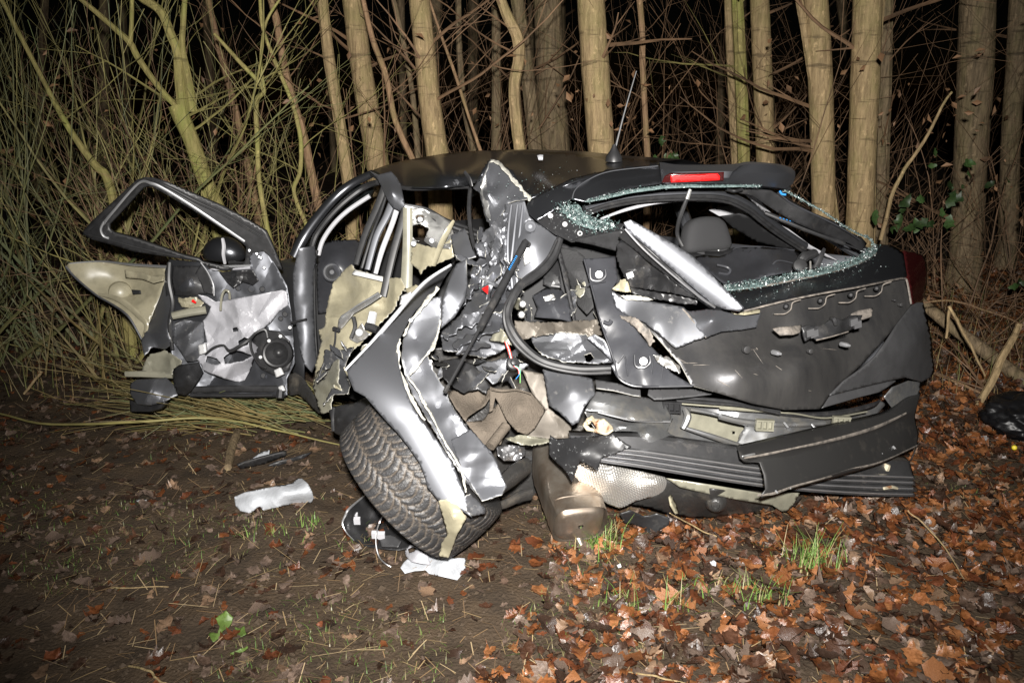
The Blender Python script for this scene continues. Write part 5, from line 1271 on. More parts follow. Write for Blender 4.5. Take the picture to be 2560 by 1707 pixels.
for i in range(len(pr) - 1):
    for j in range(40): mb.f.append((i * 40 + j, i * 40 + (j + 1) % 40, (i + 1) * 40 + (j + 1) % 40, (i + 1) * 40 + j)); mb.m.append(0)
for k in range(5):
    a = 2 * math.pi * k / 5
    d = Vector((0, math.cos(a), math.sin(a))); e = Vector((0, -d.z, d.y))
    mb.box(Vector((-.075, 0, 0)) + d * .11, Vector((.012, 0, 0)), d * .085, e * .025)
me = mb.mesh('rim', M_alu); me.transform(Mw); link_mesh('rim', me, ty)
# front wheel behind the door
me2 = tyre_mesh(NU=90, NV=16).mesh('tyre', M_tyre, ang=60)
me2.transform(Matrix.Translation((-1.42, 4.62, .30)) @ Matrix.Rotation(rad(37), 4, 'Z'))
link_mesh('front_wheel', me2, car)

# ------------------------------------------------------------ inside the wheel arch
arch = sheet('arch_inner', A0, [(1000,880),(1180,860),(1300,880),(1440,920),(1560,980),(1560,1150),(1450,1240),(1330,1260),(1180,1240),(1080,1100),(1020,960)],
      [(1000,880,3.0),(1300,880,3.05),(1560,980,3.0),(1450,1240,3.05),(1080,1100,2.95)], M_under, car, cr=.03, cf=6, res=12)
sheet('arch_felt', F5, [(900,315),(1000,300),(1160,300),(1180,330),(1130,400),(1030,470),(1015,500),(1120,490),(1160,440),(1210,390),(1280,420),(1255,560),(1230,640),(1130,640),(1035,525),(945,400)],
      [(900,315,2.82),(1160,300,2.86),(1030,470,2.74),(1210,390,2.78),(1230,640,2.70),(1035,525,2.70),(1110,380,2.88),(1130,560,2.66)], M_felt, arch, cr=.03, cf=8, jag=.5, res=5, kern='lin')
sheet('felt_flap', F5, [(1165,285),(1210,300),(1320,300),(1420,322),(1490,405),(1502,432),(1460,505),(1440,540),(1390,582),(1330,560),(1300,530),(1260,480),(1215,385),(1195,350),(1180,430),(1160,440)],
      [(1165,285,2.74),(1320,300,2.72),(1502,432,2.68),(1390,582,2.64),(1215,385,2.70),(1350,420,2.62),(1180,430,2.68)], M_felt, arch, cr=.015, cf=9, res=5)
bar('felt_fold', F5, [(1175,300,2.70),(1240,310,2.67),(1330,305,2.66),(1415,330,2.64)], [22, 18, 14, 8], M_felt, arch, n=6)
sheet('liner_fragment', F5, [(858,128),(960,110),(1060,148),(1110,200),(1162,280),(1140,332),(1090,300),(1045,310),(1005,326),(960,300),(915,268),(880,230)], [(858,128,2.76),(1060,148,2.8),(1162,280,2.76),(1005,326,2.7),(880,230,2.7)], M_plast, arch, cr=.025, cf=9, res=5, jag=.6)
sheet('liner_fragment', F5, [(1060,150),(1260,110),(1400,150),(1350,200),(1180,270),(1120,215)], [(1060,150,2.84),(1400,150,2.84),(1180,270,2.8)], M_scuff, arch, cr=.03, cf=9, res=5, jag=.8)
sheet('inner_wheelhouse', F5, [(1360,180),(1500,210),(1525,380),(1560,450),(1665,520),(1650,600),(1520,605),(1380,592),(1445,520),(1505,430),(1420,320)], [(1360,180,2.82),(1525,380,2.8),(1665,520,2.74),(1380,592,2.72)], M_dusty, arch, cr=.02, cf=9, res=6)
sheet('floor_lip', F5, [(1250,600),(1350,580),(1520,600),(1535,620),(1440,640),(1360,640),(1300,620)], [(1250,600,2.66),(1535,620,2.62),(1360,640,2.62)], M_primd, arch, cr=.03, cf=20, jag=1, res=4)
sheet('black_liner', F6, [(262,175),(400,190),(565,238),(585,330),(520,405),(480,505),(440,522),(360,440),(300,400),(282,290)], [(262,175,2.66),(565,238,2.6),(440,522,2.52),(282,290,2.62),(430,330,2.54)], M_scuff, arch, cr=.012, cf=8, jag=.6, res=6, rim=M_plast)
bar('damper', F5, [(1165,650,2.6),(1262,525,2.68)], [66, 66], M_felt, arch, n=12, sub=1)
bar('suspension_arm', F5, [(1215,900,2.5),(1300,830,2.58),(1390,770,2.66)], [120, 150, 120], M_under, arch, n=12, flat=.6)
bar('suspension_arm', F5, [(1120,1000,2.5),(1230,1010,2.54),(1340,960,2.6),(1410,940,2.64)], [40, 60, 80, 90], M_under, arch, n=10, flat=.6)
sheet('crumpled_foil', F5, [(1205,650),(1290,640),(1375,650),(1385,700),(1330,740),(1250,740),(1210,700)], [(1205,650,2.72),(1375,650,2.74),(1250,740,2.7)], M_alu, arch, cr=.05, cf=18, res=5)
gcc = fpt(F5, 1305, 142, 2.56)
lathe('grommet', gcc, TOCAM(gcc) + Vector((.3, 0, .3)), [(.020, -.01), (.024, -.002), (.020, .006), (.012, .008), (.010, .018), (.004, .020)], M_rub, arch, n=18)
for k, (a, mm_) in enumerate(zip(((1255, 20), (1262, 22), (1268, 20)), (M_wired[0], M_wired[1], M_wired[0]))):
    bar('wire', F5, [(a[0],a[1] - 10,2.6),(a[0] + 18,60,2.575),(1290 + k * 4,112,2.56)], 7, mm_, arch, n=5)
for k, (mm_, e) in enumerate(zip(M_wired, ((1345, 190), (1340, 215), (1322, 238), (1348, 262)))):
    bar('wire', F5, [(1308 + 5 * k,160,2.545),(1335 + 4 * k,178,2.54),(1340 + 3 * k,205,2.545),(e[0],e[1],2.55)], 5, mm_, arch, n=5)

# ------------------------------------------------------------ exhaust silencer hanging to the ground
p0, p1 = fpt(F6, 330, 660, 2.93), fpt(F6, 490, 1130, 2.56)
axd = (p1 - p0); Lm = axd.length; axd.normalize()
side = Vector((.86, .5, .1)); side = (side - axd * side.dot(axd)).normalized(); dep = axd.cross(side).normalized()
def silencer():
    mb_ = MB(); n = 40; vs = []
    st = [(-.03, .55), (0, .80), (.03, .93), (.08, 1.0), (.14, 1.0), (.20, .99), (.30, 1), (.40, 1), (Lm - .25, 1), (Lm - .20, 1), (Lm - .15, 1), (Lm - .10, 1), (Lm - .072, 1), (Lm - .068, 1.03), (Lm - .060, 1.03), (Lm - .056, .97), (Lm - .02, .93), (Lm, .84), (Lm + .008, .70), (Lm + .010, .1)]
    for k, (s_, f) in enumerate(st):
        for j in range(n):
            t = 2 * math.pi * j / n; c, s2 = math.cos(t), math.sin(t)
            e = .5
            x = math.copysign(abs(c) ** e, c) * .098; y = math.copysign(abs(s2) ** e, s2) * .085
            dent = .014 * noise.noise(Vector((s_ * 14, c * 1.5, s2 * 1.5))) if s_ < Lm - .08 else 0
            # buckled side ripples
            if x < -.03: dent += .006 * math.sin(s_ * 95 + c * 3) * (1 if s_ < Lm - .1 else 0)
            vs.append(p0 + axd * s_ + (side * x + dep * y) * f + (side * math.copysign(dent, x)))
    mb_.add(vs, [])
    for i in range(len(st) - 1):
        for j in range(n): mb_.f.append((i * n + j, i * n + (j + 1) % n, (i + 1) * n + (j + 1) % n, (i + 1) * n + j)); mb_.m.append(0)
    return mb_
# finer rings along the can
ex = silencer().build('silencer', M_exh, car, ang=40)
bar('tailpipe', F6, [(470,1190,2.60),(490,1240,2.585),(525,1318,2.57)], [64, 56, 44], M_exh, ex, n=12, sub=2)

# ------------------------------------------------------------ rear panel and underfloor
rpn = sheet('rear_panel', A0, [(1490,978),(1560,985),(1620,995),(1700,1000),(1780,1006),(1860,1015),(1950,1026),(2050,1034),(2130,1030),(2200,1000),(2215,1010),(2170,1060),(2060,1090),(1960,1110),(1850,1128),(1800,1140),(1720,1132),(1650,1124),(1570,1105),(1500,1055),(1465,1030)],
      [(1490,978,2.72),(1700,1000,2.7),(1950,1026,2.78),(2200,1000,3.15),(2170,1060,3.08),(1850,1128,2.66),(1650,1124,2.62),(1465,1030,2.66),(1800,1070,2.74),(1600,1060,2.60),(1550,1030,2.66)], M_panel, car, cr=.02, cf=8, res=6,
      holes=[[F6(p) for p in ((1165,432),(1300,460),(1505,522),(1450,628),(1300,585),(1135,535))]])
sheet('panel_recess', F6, [(1150,420),(1320,450),(1520,515),(1465,645),(1300,600),(1120,545)], [(1150,420,2.80),(1520,515,2.86),(1465,645,2.84),(1120,545,2.8)], M_primd, rpn, res=7, holes=[[(1423,558),(1440,558),(1440,575),(1423,575)]])
bar('recess_rim', F6, [(1165,425,2.67),(1320,455,2.69),(1500,518,2.73),(1478,580,2.72),(1452,636,2.70),(1300,592,2.66),(1130,538,2.64)], 22, M_panel, rpn, n=8)
bar('recess_rim', F6, [(1130,420,2.64),(1150,470,2.62),(1120,540,2.61)], [30, 50, 40], M_panel, rpn, n=8)
bar('panel_channel', F6, [(1110,530,2.62),(1300,590,2.63),(1460,645,2.66),(1560,690,2.68)], [20, 36, 36, 24], M_panel, rpn, n=8)
bar('panel_flange', F6, [(1010,380,2.62),(1200,395,2.63),(1450,415,2.66),(1715,445,2.70)], [14, 16, 18, 18], M_primd, rpn, n=6)
bar('boot_seal', F6, [(1050,352,2.60),(1250,362,2.61),(1450,385,2.63),(1715,432,2.66)], 26, M_rub, rpn, n=8)
bar('boot_seal', F6, [(1080,372,2.585),(1300,388,2.60),(1500,405,2.62),(1715,450,2.66)], 18, M_rub, rpn, n=8)
bar('boot_seal', F7, [(0,500,2.66),(200,545,2.7),(500,580,2.78),(750,565,2.88),(930,520,2.98),(980,490,3.04)], [26, 30, 36, 40, 30, 10], M_rub, rpn, n=8)
bar('panel_flange', F7, [(0,540,2.64),(200,555,2.68),(450,572,2.74),(650,600,2.82),(900,560,2.94)], [14, 14, 12, 12, 10], M_primd, rpn, n=6)
bar('panel_swage', F7, [(0,590,2.66),(160,625,2.68),(400,640,2.74),(640,630,2.82)], [40, 44, 40, 30], M_panel, rpn, n=8)
for (fr, x, y, Y) in ((F6, 1052, 408, 2.60), (F6, 1620, 518, 2.66), (F7, 742, 622, 2.80)):
    mb = MB(); c_ = fpt(fr, x, y, Y); w_ = fsz(fr, 62, Y); h_ = fsz(fr, 36, Y)
    X_ = Vector((1, .2, -.12)).normalized(); Z_ = Vector((0, 0, 1))
    for sx in (-.9, -.3, .3, .9): mb.box(c_ + X_ * w_ * sx, X_ * w_ * .09, Vector((0, .008, 0)), Z_ * h_ * .8)
    for sz in (-.85, .85): mb.box(c_ + Z_ * h_ * sz + Vector((0, -.002, 0)), X_ * w_, Vector((0, .009, 0)), Z_ * h_ * .16)
    mb.box(c_ + Vector((0, .006, 0)), X_ * w_ * .95, Vector((0, .002, 0)), Z_ * h_ * .8)
    mb.build('bumper_clip', M_primd if fr is not F6 or x > 1100 else M_plast, rpn)
for (x, y, Y) in ((405, 645, 2.70), (575, 655, 2.74)):
    bar('panel_stud', F7, [(x - 12,y - 18,Y),(x + 14,y + 14,Y - .02)], 14, M_chrome, rpn, n=7, sub=1)
sheet('crushed_member', F6, [(520,440),(640,450),(800,490),(1000,500),(1060,480),(1020,560),(1100,600),(1040,650),(960,660),(880,600),(800,610),(700,560),(590,560)],
      [(520,440,2.58),(800,490,2.6),(1060,480,2.62),(1040,650,2.55),(800,610,2.52),(590,560,2.53),(900,560,2.50)], M_panel, rpn, cr=.04, cf=8, jag=.6, res=5, rim=M_primedge)
sheet('upper_member', F6, [(575,330),(600,315),(860,345),(1000,365),(1040,440),(1050,470),(1040,500),(830,490),(700,470),(610,440),(520,430)],
      [(575,330,2.62),(860,345,2.6),(1050,470,2.58),(700,470,2.53),(520,430,2.56),(800,440,2.50)], M_panel, rpn, res=5, cr=.016, cf=9)
bar('member_edge', F6, [(600,440,2.5),(720,470,2.49),(830,492,2.5),(1040,500,2.55)], 14, M_chrome, rpn, n=6)
sheet('plastic_bracket', F6, [(590,295),(585,240),(700,260),(860,300),(862,345),(820,340),(700,310)], [(590,295,2.58),(862,345,2.54),(700,260,2.6)], M_corner, rpn, res=5, rim=M_primedge)
sheet('plastic_bracket', F6, [(905,335),(910,300),(1180,298),(1300,330),(1180,345),(1000,362),(945,362)], [(905,335,2.52),(1300,330,2.54),(945,362,2.5)], M_corner, rpn, res=5)
# tow bracket
tb = sheet('tow_bracket', F6, [(505,520),(530,480),(560,455),(580,480),(640,480),(690,530),(695,550),(650,580),(610,575),(560,560),(530,555)], [(505,520,2.47),(560,455,2.5),(695,550,2.46),(560,560,2.45),(610,510,2.42)], M_rust, rpn, res=4, thick=.012,
      holes=[[(530,515),(550,490),(575,505),(590,545),(570,550),(545,540)],[(632,505),(645,505),(645,518),(632,518)]])
bar('tow_ring', F6, [(528,520,2.44),(540,492,2.44),(568,492,2.44),(590,530,2.44),(610,560,2.44),(650,575,2.43),(690,550,2.43)], 13, M_rust, rpn, n=8)
# bumper beam, ribbed aluminium extrusion
bl = [(1425,1110,1132,2.47),(1500,1118,1150,2.46),(1600,1124,1165,2.46),(1750,1145,1190,2.51),(1900,1166,1213,2.58),(2050,1180,1228,2.68),(2180,1184,1236,2.84),(2282,1188,1238,2.94)]
prof = [(-.55,.07),(-.50,.03),(0,0),(.03,-.012),(.09,-.018),(.19,.008),(.23,.012),(.27,-.010),(.35,-.020),(.45,.004),(.50,.012),(.53,.010),(.57,-.012),(.65,-.022),(.75,.004),(.80,.014),(.83,.012),(.87,-.010),(.94,-.016),(1.02,.004),(1.02,.03)]
mb = MB(); sp = spline(bl, 8); n_ = len(prof)
for q in sp:
    a, b = at(q[0], q[1], q[3]), at(q[0], q[2], q[3])
    for (t, d) in prof:
        mb.add([a + (b - a) * t + Vector((0, d, 0))], [])
for i in range(len(sp) - 1):
    for j in range(n_ - 1): mb.f.append((i * n_ + j, i * n_ + j + 1, (i + 1) * n_ + j + 1, (i + 1) * n_ + j)); mb.m.append(0)
bmr = mb.build('bumper_beam', M_alu, car, ang=20)
s_ = bmr.modifiers.new('t', 'SOLIDIFY'); s_.thickness = .004; s_.offset = 1
for t_ in (.09, .35, .65, .94):
    bar('beam_glint', A0, [(q[0], q[1] + (q[2] - q[1]) * t_, q[3] - .024) for q in bl], 3.6, M_chrome, bmr, n=5, sub=4)  # bright lines added on the ridges as their highlights
bar('beam_fixing', F7, [(980,930,2.90),(1010,905,2.90),(1025,880,2.90)], [70, 60, 40], M_rust, bmr, n=8)
bar('beam_fixing', F7, [(1005,1030,2.82),(1050,1022,2.84),(1085,1030,2.86)], [20, 24, 18], M_rust, bmr, n=6)
# black flap over the beam
sheet('black_flap', F6, [(305,580),(350,610),(400,600),(560,590),(690,572),(740,610),(805,652),(720,690),(622,722),(612,760),(598,800),(490,742),(470,790),(440,872),(400,800),(345,750),(300,700)],
      [(305,580,2.5),(560,590,2.45),(690,572,2.44),(805,652,2.40),(622,722,2.38),(598,800,2.37),(440,872,2.42),(300,700,2.48),(480,690,2.40),(430,640,2.44)], M_plastsp, car, cr=.012, cf=12, jag=.6, res=5, thick=.005).name = 'torn_bumper_flap'
# loose bumper cover
cov = loft('bumper_cover', [
   [F7(p) for p in ((105,770,2.50),(400,702,2.62),(700,632,2.78),(1000,562,2.95),(1130,482,3.06),(1220,430,3.16))],
   [F7(p) for p in ((110,790,2.45),(400,722,2.56),(700,655,2.72),(1000,580,2.90),(1140,510,3.02),(1222,460,3.12))],
   [F7(p) for p in ((125,845,2.40),(420,795,2.50),(700,735,2.65),(960,655,2.83),(1120,585,2.95),(1200,545,3.04))],
   [F7(p) for p in ((150,868,2.42),(420,812,2.51),(700,752,2.66),(960,672,2.84),(1120,602,2.96),(1192,575,3.04))],
   [F7(p) for p in ((242,872,2.44),(440,830,2.52),(710,768,2.66),(960,690,2.84),(1120,620,2.96),(1190,600,3.04))],
   [F7(p) for p in ((268,950,2.40),(450,905,2.48),(715,850,2.62),(970,772,2.80),(1125,700,2.93),(1212,700,3.02))],
   [F7(p) for p in ((278,1035,2.38),(455,985,2.46),(720,920,2.60),(980,842,2.77),(1120,780,2.90),(1206,755,3.0))],
   [F7(p) for p in ((250,1068,2.36),(450,1010,2.44),(720,940,2.58),(985,862,2.76),(1120,800,2.89),(1206,764,2.99))],
   [F7(p) for p in ((252,1088,2.37),(450,1030,2.45),(720,958,2.59),(985,878,2.77),(1120,812,2.90),(1206,772,3.0))]], M_cover, car, sub=6, thick=.005)
bar('scraped_ridge', F7, [(150,845,2.385),(300,818,2.44),(450,785,2.50),(620,750,2.585),(800,705,2.70),(950,658,2.81),(1060,610,2.89),(1140,570,2.95)], [10, 18, 12, 20, 24, 26, 20, 14], M_scr, cov, n=6, sub=5, flat=.4)
bar('torn_lip', F7, [(230,1072,2.355),(330,1060,2.385),(450,1018,2.435),(620,972,2.52),(800,915,2.635),(985,868,2.75),(1206,768,2.98)], [14, 20, 16, 12, 16, 12, 10], M_scr, cov, n=5, sub=5, flat=.5)
for t in range(10):
    x = 340 + t * 80; y = 1052 - t * 27 - (t * t) * .35; Y = 2.385 + t * .052 - .004
    bar('lip_clip', F7, [(x,y - 8,Y),(x + 14,y + 8,Y - .01)], 14, M_chrome, cov, n=6, sub=1)
sheet('pale_scuff', F7, [(140,830),(215,815),(220,826),(180,838),(135,840)], [(140,830,2.385),(215,815,2.41),(135,840,2.385)], M_galv, cov, cr=.003, cf=60, res=4)
# heat shield and spare-wheel well
sheet('heat_shield', F6, [(455,830),(475,765),(520,735),(600,745),(760,780),(880,805),(1010,838),(1058,905),(1062,925),(1000,955),(900,970),(830,988),(780,1015),(735,1032),(660,1005),(600,965),(550,920),(500,880)],
      [(455,830,2.64),(600,745,2.62),(880,805,2.66),(1062,925,2.72),(900,970,2.68),(735,1032,2.66),(550,920,2.66),(680,860,2.56),(850,880,2.63),(950,880,2.60)], M_shield, car, cr=.02, cf=7, res=5, thick=.002)
uf = sheet('spare_wheel_well', A0, [(1590,1205),(1660,1200),(1720,1212),(1800,1224),(1900,1236),(1985,1228),(2005,1245),(1985,1272),(1965,1280),(1900,1285),(1800,1293),(1730,1294),(1680,1288),(1620,1268),(1560,1258),(1520,1250),(1560,1240)],
      [(1590,1205,2.72),(1720,1212,2.66),(1900,1236,2.72),(2005,1245,2.85),(1965,1280,2.88),(1800,1293,2.80),(1680,1288,2.76),(1560,1258,2.76),(1780,1255,2.62),(1640,1245,2.66)], M_under, car, cr=.010, cf=5, res=7)
sheet('panel_skirt', A0, [(1665,1195),(1700,1200),(1780,1212),(1900,1232),(2000,1232),(1985,1260),(1970,1277),(1955,1278),(1930,1262),(1850,1250),(1760,1232),(1700,1218)], [(1665,1195,2.62),(1900,1232,2.64),(2000,1232,2.72),(1970,1277,2.72),(1760,1232,2.58)], M_primd, uf, cr=.008, cf=8, res=6)
sheet('torn_bracket', F6, [(1040,960),(1050,945),(1080,1000),(1100,1060),(1080,1062),(1050,1010)], [(1040,960,2.62),(1100,1060,2.64),(1050,1010,2.6)], M_prim, uf, res=5, thick=.006)
c_ = fpt(F6, 1320, 1005, 2.60); lathe('drain_boss', c_, TOCAM(c_) + Vector((0, 0, -.4)), [(.040, -.02), (.030, .0), (.022, .010), (.016, .012), (.014, .004), (.006, .006)], M_under, uf, n=20)
sheet('underfloor', A0, [(1420,1150),(1600,1180),(2000,1200),(2280,1150),(2300,1100),(2240,1230),(2000,1290),(1700,1290),(1480,1255)], [(1420,1150,2.95),(2280,1150,3.25),(2000,1290,3.0),(1480,1255,2.95)], M_under, uf, res=14)

crumbs('glass_crumbs', A0, [(1830,760,2.74),(1950,735,2.82),(2080,705,2.98),(2200,665,3.2)], 60, 260, M_glass, tg, size=(.001, .003), seed=11, spreadY=.0)
crumbs('glass_crumbs', A0, [(1230,470,2.98),(1330,480,2.94),(1420,455,2.98)], 70, 160, M_glass, tg, size=(.001, .003), seed=12, spreadY=.01)
# ================================================================== LITTER AND DEBRIS
def zY(px, py, z):
    d = ray(px, py); return d.y * (z - CAM_H) / d.z
def cz(fr, pts):
    out = []
    for (x, y, z) in pts:
        q = fr((x, y)); g = on_ground(*q)
        out.append((x, y, zY(q[0], q[1], ground_z(g.x, g.y) + z)))
    return out
Z4, Z5, Z6, Z7, Z8 = Fr(0, 900, 2.6133), Fr(0, 1250, 3.36), Fr(700, 1250, 3.36), Fr(1400, 1250, 3.36), Fr(1960, 600, 2.6133)
M_cloth_w = mat('white_cloth', (.46, .48, .51), rough=.9, bump=.25, bscale=40)
M_leaf = mat('dead_leaf', (.2, .1, .05), rough=.38, tint=True, var=.5, vscale=55, rvar=.16, bump=.3, bscale=120, spec=.55)
M_grass = mat('grass_blade', (.16, .28, .05), rough=.45, tint=True, spec=.4)
M_straw = mat('straw', (.3, .22, .12), rough=.7, tint=True)
M_green = mat('green_leaf', (.085, .135, .028), rough=.5, var=.3, vscale=30)
M_bram = mat('bramble_leaf', (.03, .06, .016), rough=.5, var=.45, vscale=9, rand=.5)
M_bag = mat('black_bag', (.007, .007, .008), rough=.42, bump=.35, bscale=18)
M_yel = mat('yellow_fruit', (.75, .6, .03), rough=.4)

LEAFCOL = [(.17, .062, .020), (.23, .095, .036), (.10, .032, .013), (.060, .027, .015), (.036, .020, .013), (.12, .085, .065), (.19, .12, .075), (.13, .092, .07), (.135, .046, .016), (.075, .048, .034)]
def leaf_shape(kind, rng):
    """spine with lobed edges -> (verts, faces) about 1 unit long, lying in xy, curled in z"""
    N = 8
    if kind == 0:   wid = [.02, .16, .10, .25, .15, .30, .17, .16, .02]       # oak
    elif kind == 1: wid = [.02, .22, .30, .33, .33, .30, .24, .14, .01]       # beech / poplar
    elif kind == 2: wid = [.02, .36, .18, .46, .24, .34, .16, .15, .01]       # maple-like
    elif kind == 3: wid = [.02, .10, .20, .14, .30, .20, .27, .20, .06]       # oak, broad tip
    else:           wid = [.02, .30, .40, .36, .40, .30, .26, .12, .01]       # broad
    bend = rng.uniform(-.9, .9); curl = rng.uniform(-.6, 1.6); tw = rng.uniform(-.8, .8)
    vs = []
    for i in range(N + 1):
        t = i / N
        zc = bend * (t - .5) ** 2 * 1.1
        wl = wid[i] * rng.uniform(.55, 1.2); wr = wid[i] * rng.uniform(.55, 1.2)
        off = rng.uniform(-.02, .02)
        sh = .06 if i % 2 == 1 else 0
        for s_, w in ((-1, wl), (0, 0), (1, wr)):
            z = zc + curl * w * w * 1.4 + tw * s_ * w * (t - .5) + (rng.uniform(-.06, .06) if s_ else rng.uniform(-.02, .02))
            vs.append((off + s_ * w, t - .5 + (sh if s_ else 0), z))
    fs = []
    for i in range(N):
        a = i * 3
        fs += [(a, a + 1, a + 4, a + 3), (a + 1, a + 2, a + 5, a + 4)]
    b = len(vs)
    vs += [(-.012, -.5, 0), (.012, -.5, 0), (.03, -.72, .03)]
    fs.append((b, b + 2, b + 1))
    return vs, fs
rng = random.Random(21)
SHAPES = [leaf_shape(k % 5, rng) for k in range(40)]

def leaf_xf(p, size, rng, tilt):
    return (Matrix.Translation(p) @ Matrix.Rotation(rng.uniform(0, 6.283), 4, 'Z') @ Matrix.Rotation(rng.gauss(0, tilt), 4, 'X')
            @ Matrix.Rotation(rng.gauss(0, tilt), 4, 'Y') @ Matrix.Scale(size, 4))
def dens(px, py, w):
    """how thick the leaves lie: thick to the right and in front of the bumper, thin on the trodden mud at the left"""
    e = 1090 + (1707 - py) * .62 + 90 * noise.noise(Vector((w.x * 2.5, w.y * 2.5, 0)))
    d = max(0., min(1., (px - e) / 240.))
    if py < 1290 and px < 2150: d = max(d * .6, .22)
    return max(d, .24 + .14 * noise.noise(Vector((w.x * 1.9, w.y * 1.9, 8))))
cand = []
for i in range(190000):
    px = rng.uniform(-150, 2710) if rng.random() < .85 else rng.choice([rng.uniform(-900, -150), rng.uniform(2710, 3500)])
    y_ = 1.75 * (7.5 / 1.75) ** rng.random() if rng.random() < .8 else rng.uniform(3.5, 7.5)
    x_ = (px - CX) / FPX * y_ * 1.03
    # project back to know the picture row
    w = Vector((x_, y_, 0))
    dv = w - Vector((0, 0, CAM_H)); zc = dv.y * CP - dv.z * SP; vc = dv.y * SP + dv.z * CP
    py = CY - FPX * vc / zc
    if 1.9 > y_ and py > 1790: continue
    d = dens(px, py, w)
    area = y_ * y_ / 9.
    if rng.random() < d * min(1, .22 * area + .05):
        cand.append((x_, y_, px, py, d))
rng.shuffle(cand)
cand = cand[:27000]
near = []
mb = MB()
for (x_, y_, px, py, d) in cand:
    size = rng.uniform(.03, .085) * (1.0 if d > .4 else .85)
    z = ground_z(x_, y_) + .001 + rng.random() ** 1.5 * .028 * d + rng.random() * .004
    p = Vector((x_, y_, z))
    tilt = .12 + .30 * d
    if d > .4: c = rng.choice(LEAFCOL[:5] + LEAFCOL[:2] * 2 + LEAFCOL[8:] + LEAFCOL[2:8])
    else: c = rng.choice(LEAFCOL[2:] + LEAFCOL[4:6] * 2)
    k = rng.uniform(.75, 1.2); c = tuple(min(.6, v * k) for v in c)
    si = rng.randrange(40)
    if py > 1330 and 30 < px < 2530 and len(near) < 300 and rng.random() < .5:
        near.append((p + Vector((0, 0, .006)), size * 1.15, tilt, si, c)); continue
    xf = leaf_xf(p, size, rng, tilt)
    vs, fs = SHAPES[si]
    mb.add([xf @ Vector(v) for v in vs], fs, 0, c)
litter = mb.build('leaf_litter', M_leaf, ground, ang=60)
litter['kind'] = 'stuff'
LM = {}
for (p, size, tilt, si, c) in near:
    ci = min(range(len(LEAFCOL)), key=lambda q: sum((a - b) ** 2 for a, b in zip(LEAFCOL[q], c)))
    if (si, ci) not in LM:
        m2 = MB(); m2.add(SHAPES[si][0], SHAPES[si][1], 0, LEAFCOL[ci]); LM[(si, ci)] = m2.mesh('leaf', M_leaf, 60)
    o = bpy.data.objects.new('leaf', LM[(si, ci)]); COL.objects.link(o); o.parent = ground
    o.matrix_local = leaf_xf(p, size, rng, tilt)

# ---- grass, straw and twiglets
def blade(mb_, p, h, rng, c, lean=.5, w=.0022):
    an = rng.uniform(0, 6.283); d = Vector((math.cos(an), math.sin(an), 0)); s_ = Vector((-d.y, d.x, 0)); l = rng.uniform(.1, lean)
    vs = []
    for i in range(4):
        t = i / 3; q = p + Vector((0, 0, 1)) * h * t * (1 - .3 * l * t) + d * h * l * t * t
        ww = w * (1 - t * .85); vs += [q - s_ * ww, q + s_ * ww]
    mb_.add(vs, [(0, 1, 3, 2), (2, 3, 5, 4), (4, 5, 7, 6)], 0, c)
GR = [(.12, .215, .045), (.16, .25, .06), (.09, .16, .035), (.22, .22, .09), (.30, .24, .12)]
for lb, px, py, n, h, sp_ in (('bright green grass tuft beside the silencer end', 1490, 1372, 120, .13, .045), ('tall green grass tuft in the leaves below the bumper cover', 2030, 1425, 110, .16, .045),
        ('low green grass tuft in the middle of the leaves', 1890, 1500, 80, .10, .055), ('thin grass tuft in front of the silencer', 1550, 1515, 36, .10, .035),
        ('small grass tuft left of the low tuft', 1720, 1470, 30, .07, .04), ('small wispy grass tuft by the near edge of the leaves', 1690, 1535, 22, .12, .03),
        ('short grass tuft left of the tyre', 770, 1310, 34, .06, .04), ('short grass tuft at the left below the white sleeve', 660, 1330, 26, .05, .05)):
    g = on_ground(px, py)
    t = thing('grass_tuft', g, lb, 'grass', 'grass tufts')
    m2 = MB()
    for i in range(n):
        p = g + Vector((rng.gauss(0, sp_), rng.gauss(0, sp_ * .6), 0)); p.z = ground_z(p.x, p.y)
        blade(m2, p, h * rng.uniform(.4, 1.1), rng, rng.choice(GR[:3] + GR), .95, .0023)
    b_ = m2.build('blades', M_grass, t, smooth=False); b_['kind'] = 'stuff'
m2 = MB()
for i in range(12000):
    px = rng.uniform(-100, 2660); y_ = rng.uniform(1.8, 5.5) if rng.random() < .5 else rng.uniform(1.8, 3.2); x_ = (px - CX) / FPX * y_ * 1.03
    if noise.noise(Vector((x_ * 1.7, y_ * 1.7, 4))) + .35 * noise.noise(Vector((x_ * 6, y_ * 6, 4))) < (.02 if px < 1100 else .25): continue
    c = rng.choice(GR + [(.22, .20, .08), (.30, .24, .12)])
    blade(m2, Vector((x_, y_, ground_z(x_, y_))), rng.uniform(.008, .032), rng, tuple(v * .62 for v in c), 1.8, .0016)
tag(m2.build('ground_grass', M_grass, ground, smooth=False), kind='stuff')
m2 = MB()
for i in range(2600):
    y_ = rng.uniform(1.8, 4.6); px = rng.uniform(-100, 2660); x_ = (px - CX) / FPX * y_ * 1.03
    p = Vector((x_, y_, ground_z(x_, y_) + .006 + rng.random() * .012)); an = rng.uniform(0, 3.1416)
    L = rng.uniform(.01, .05) * (2.2 if rng.random() < .08 else 1); d = Vector((math.cos(an), math.sin(an), rng.gauss(0, .18))); s_ = Vector((-d.y, d.x, 0)) * rng.uniform(.0006, .0016)
    c = rng.choice([(.34, .24, .12), (.25, .16, .08), (.14, .09, .05), (.40, .30, .17)])
    m2.add([p - d * L - s_, p + d * L - s_, p + d * L + s_, p - d * L + s_], [(0, 1, 2, 3)], 0, c)
tag(m2.build('straw', M_straw, ground, smooth=False), kind='stuff')
m2 = MB()
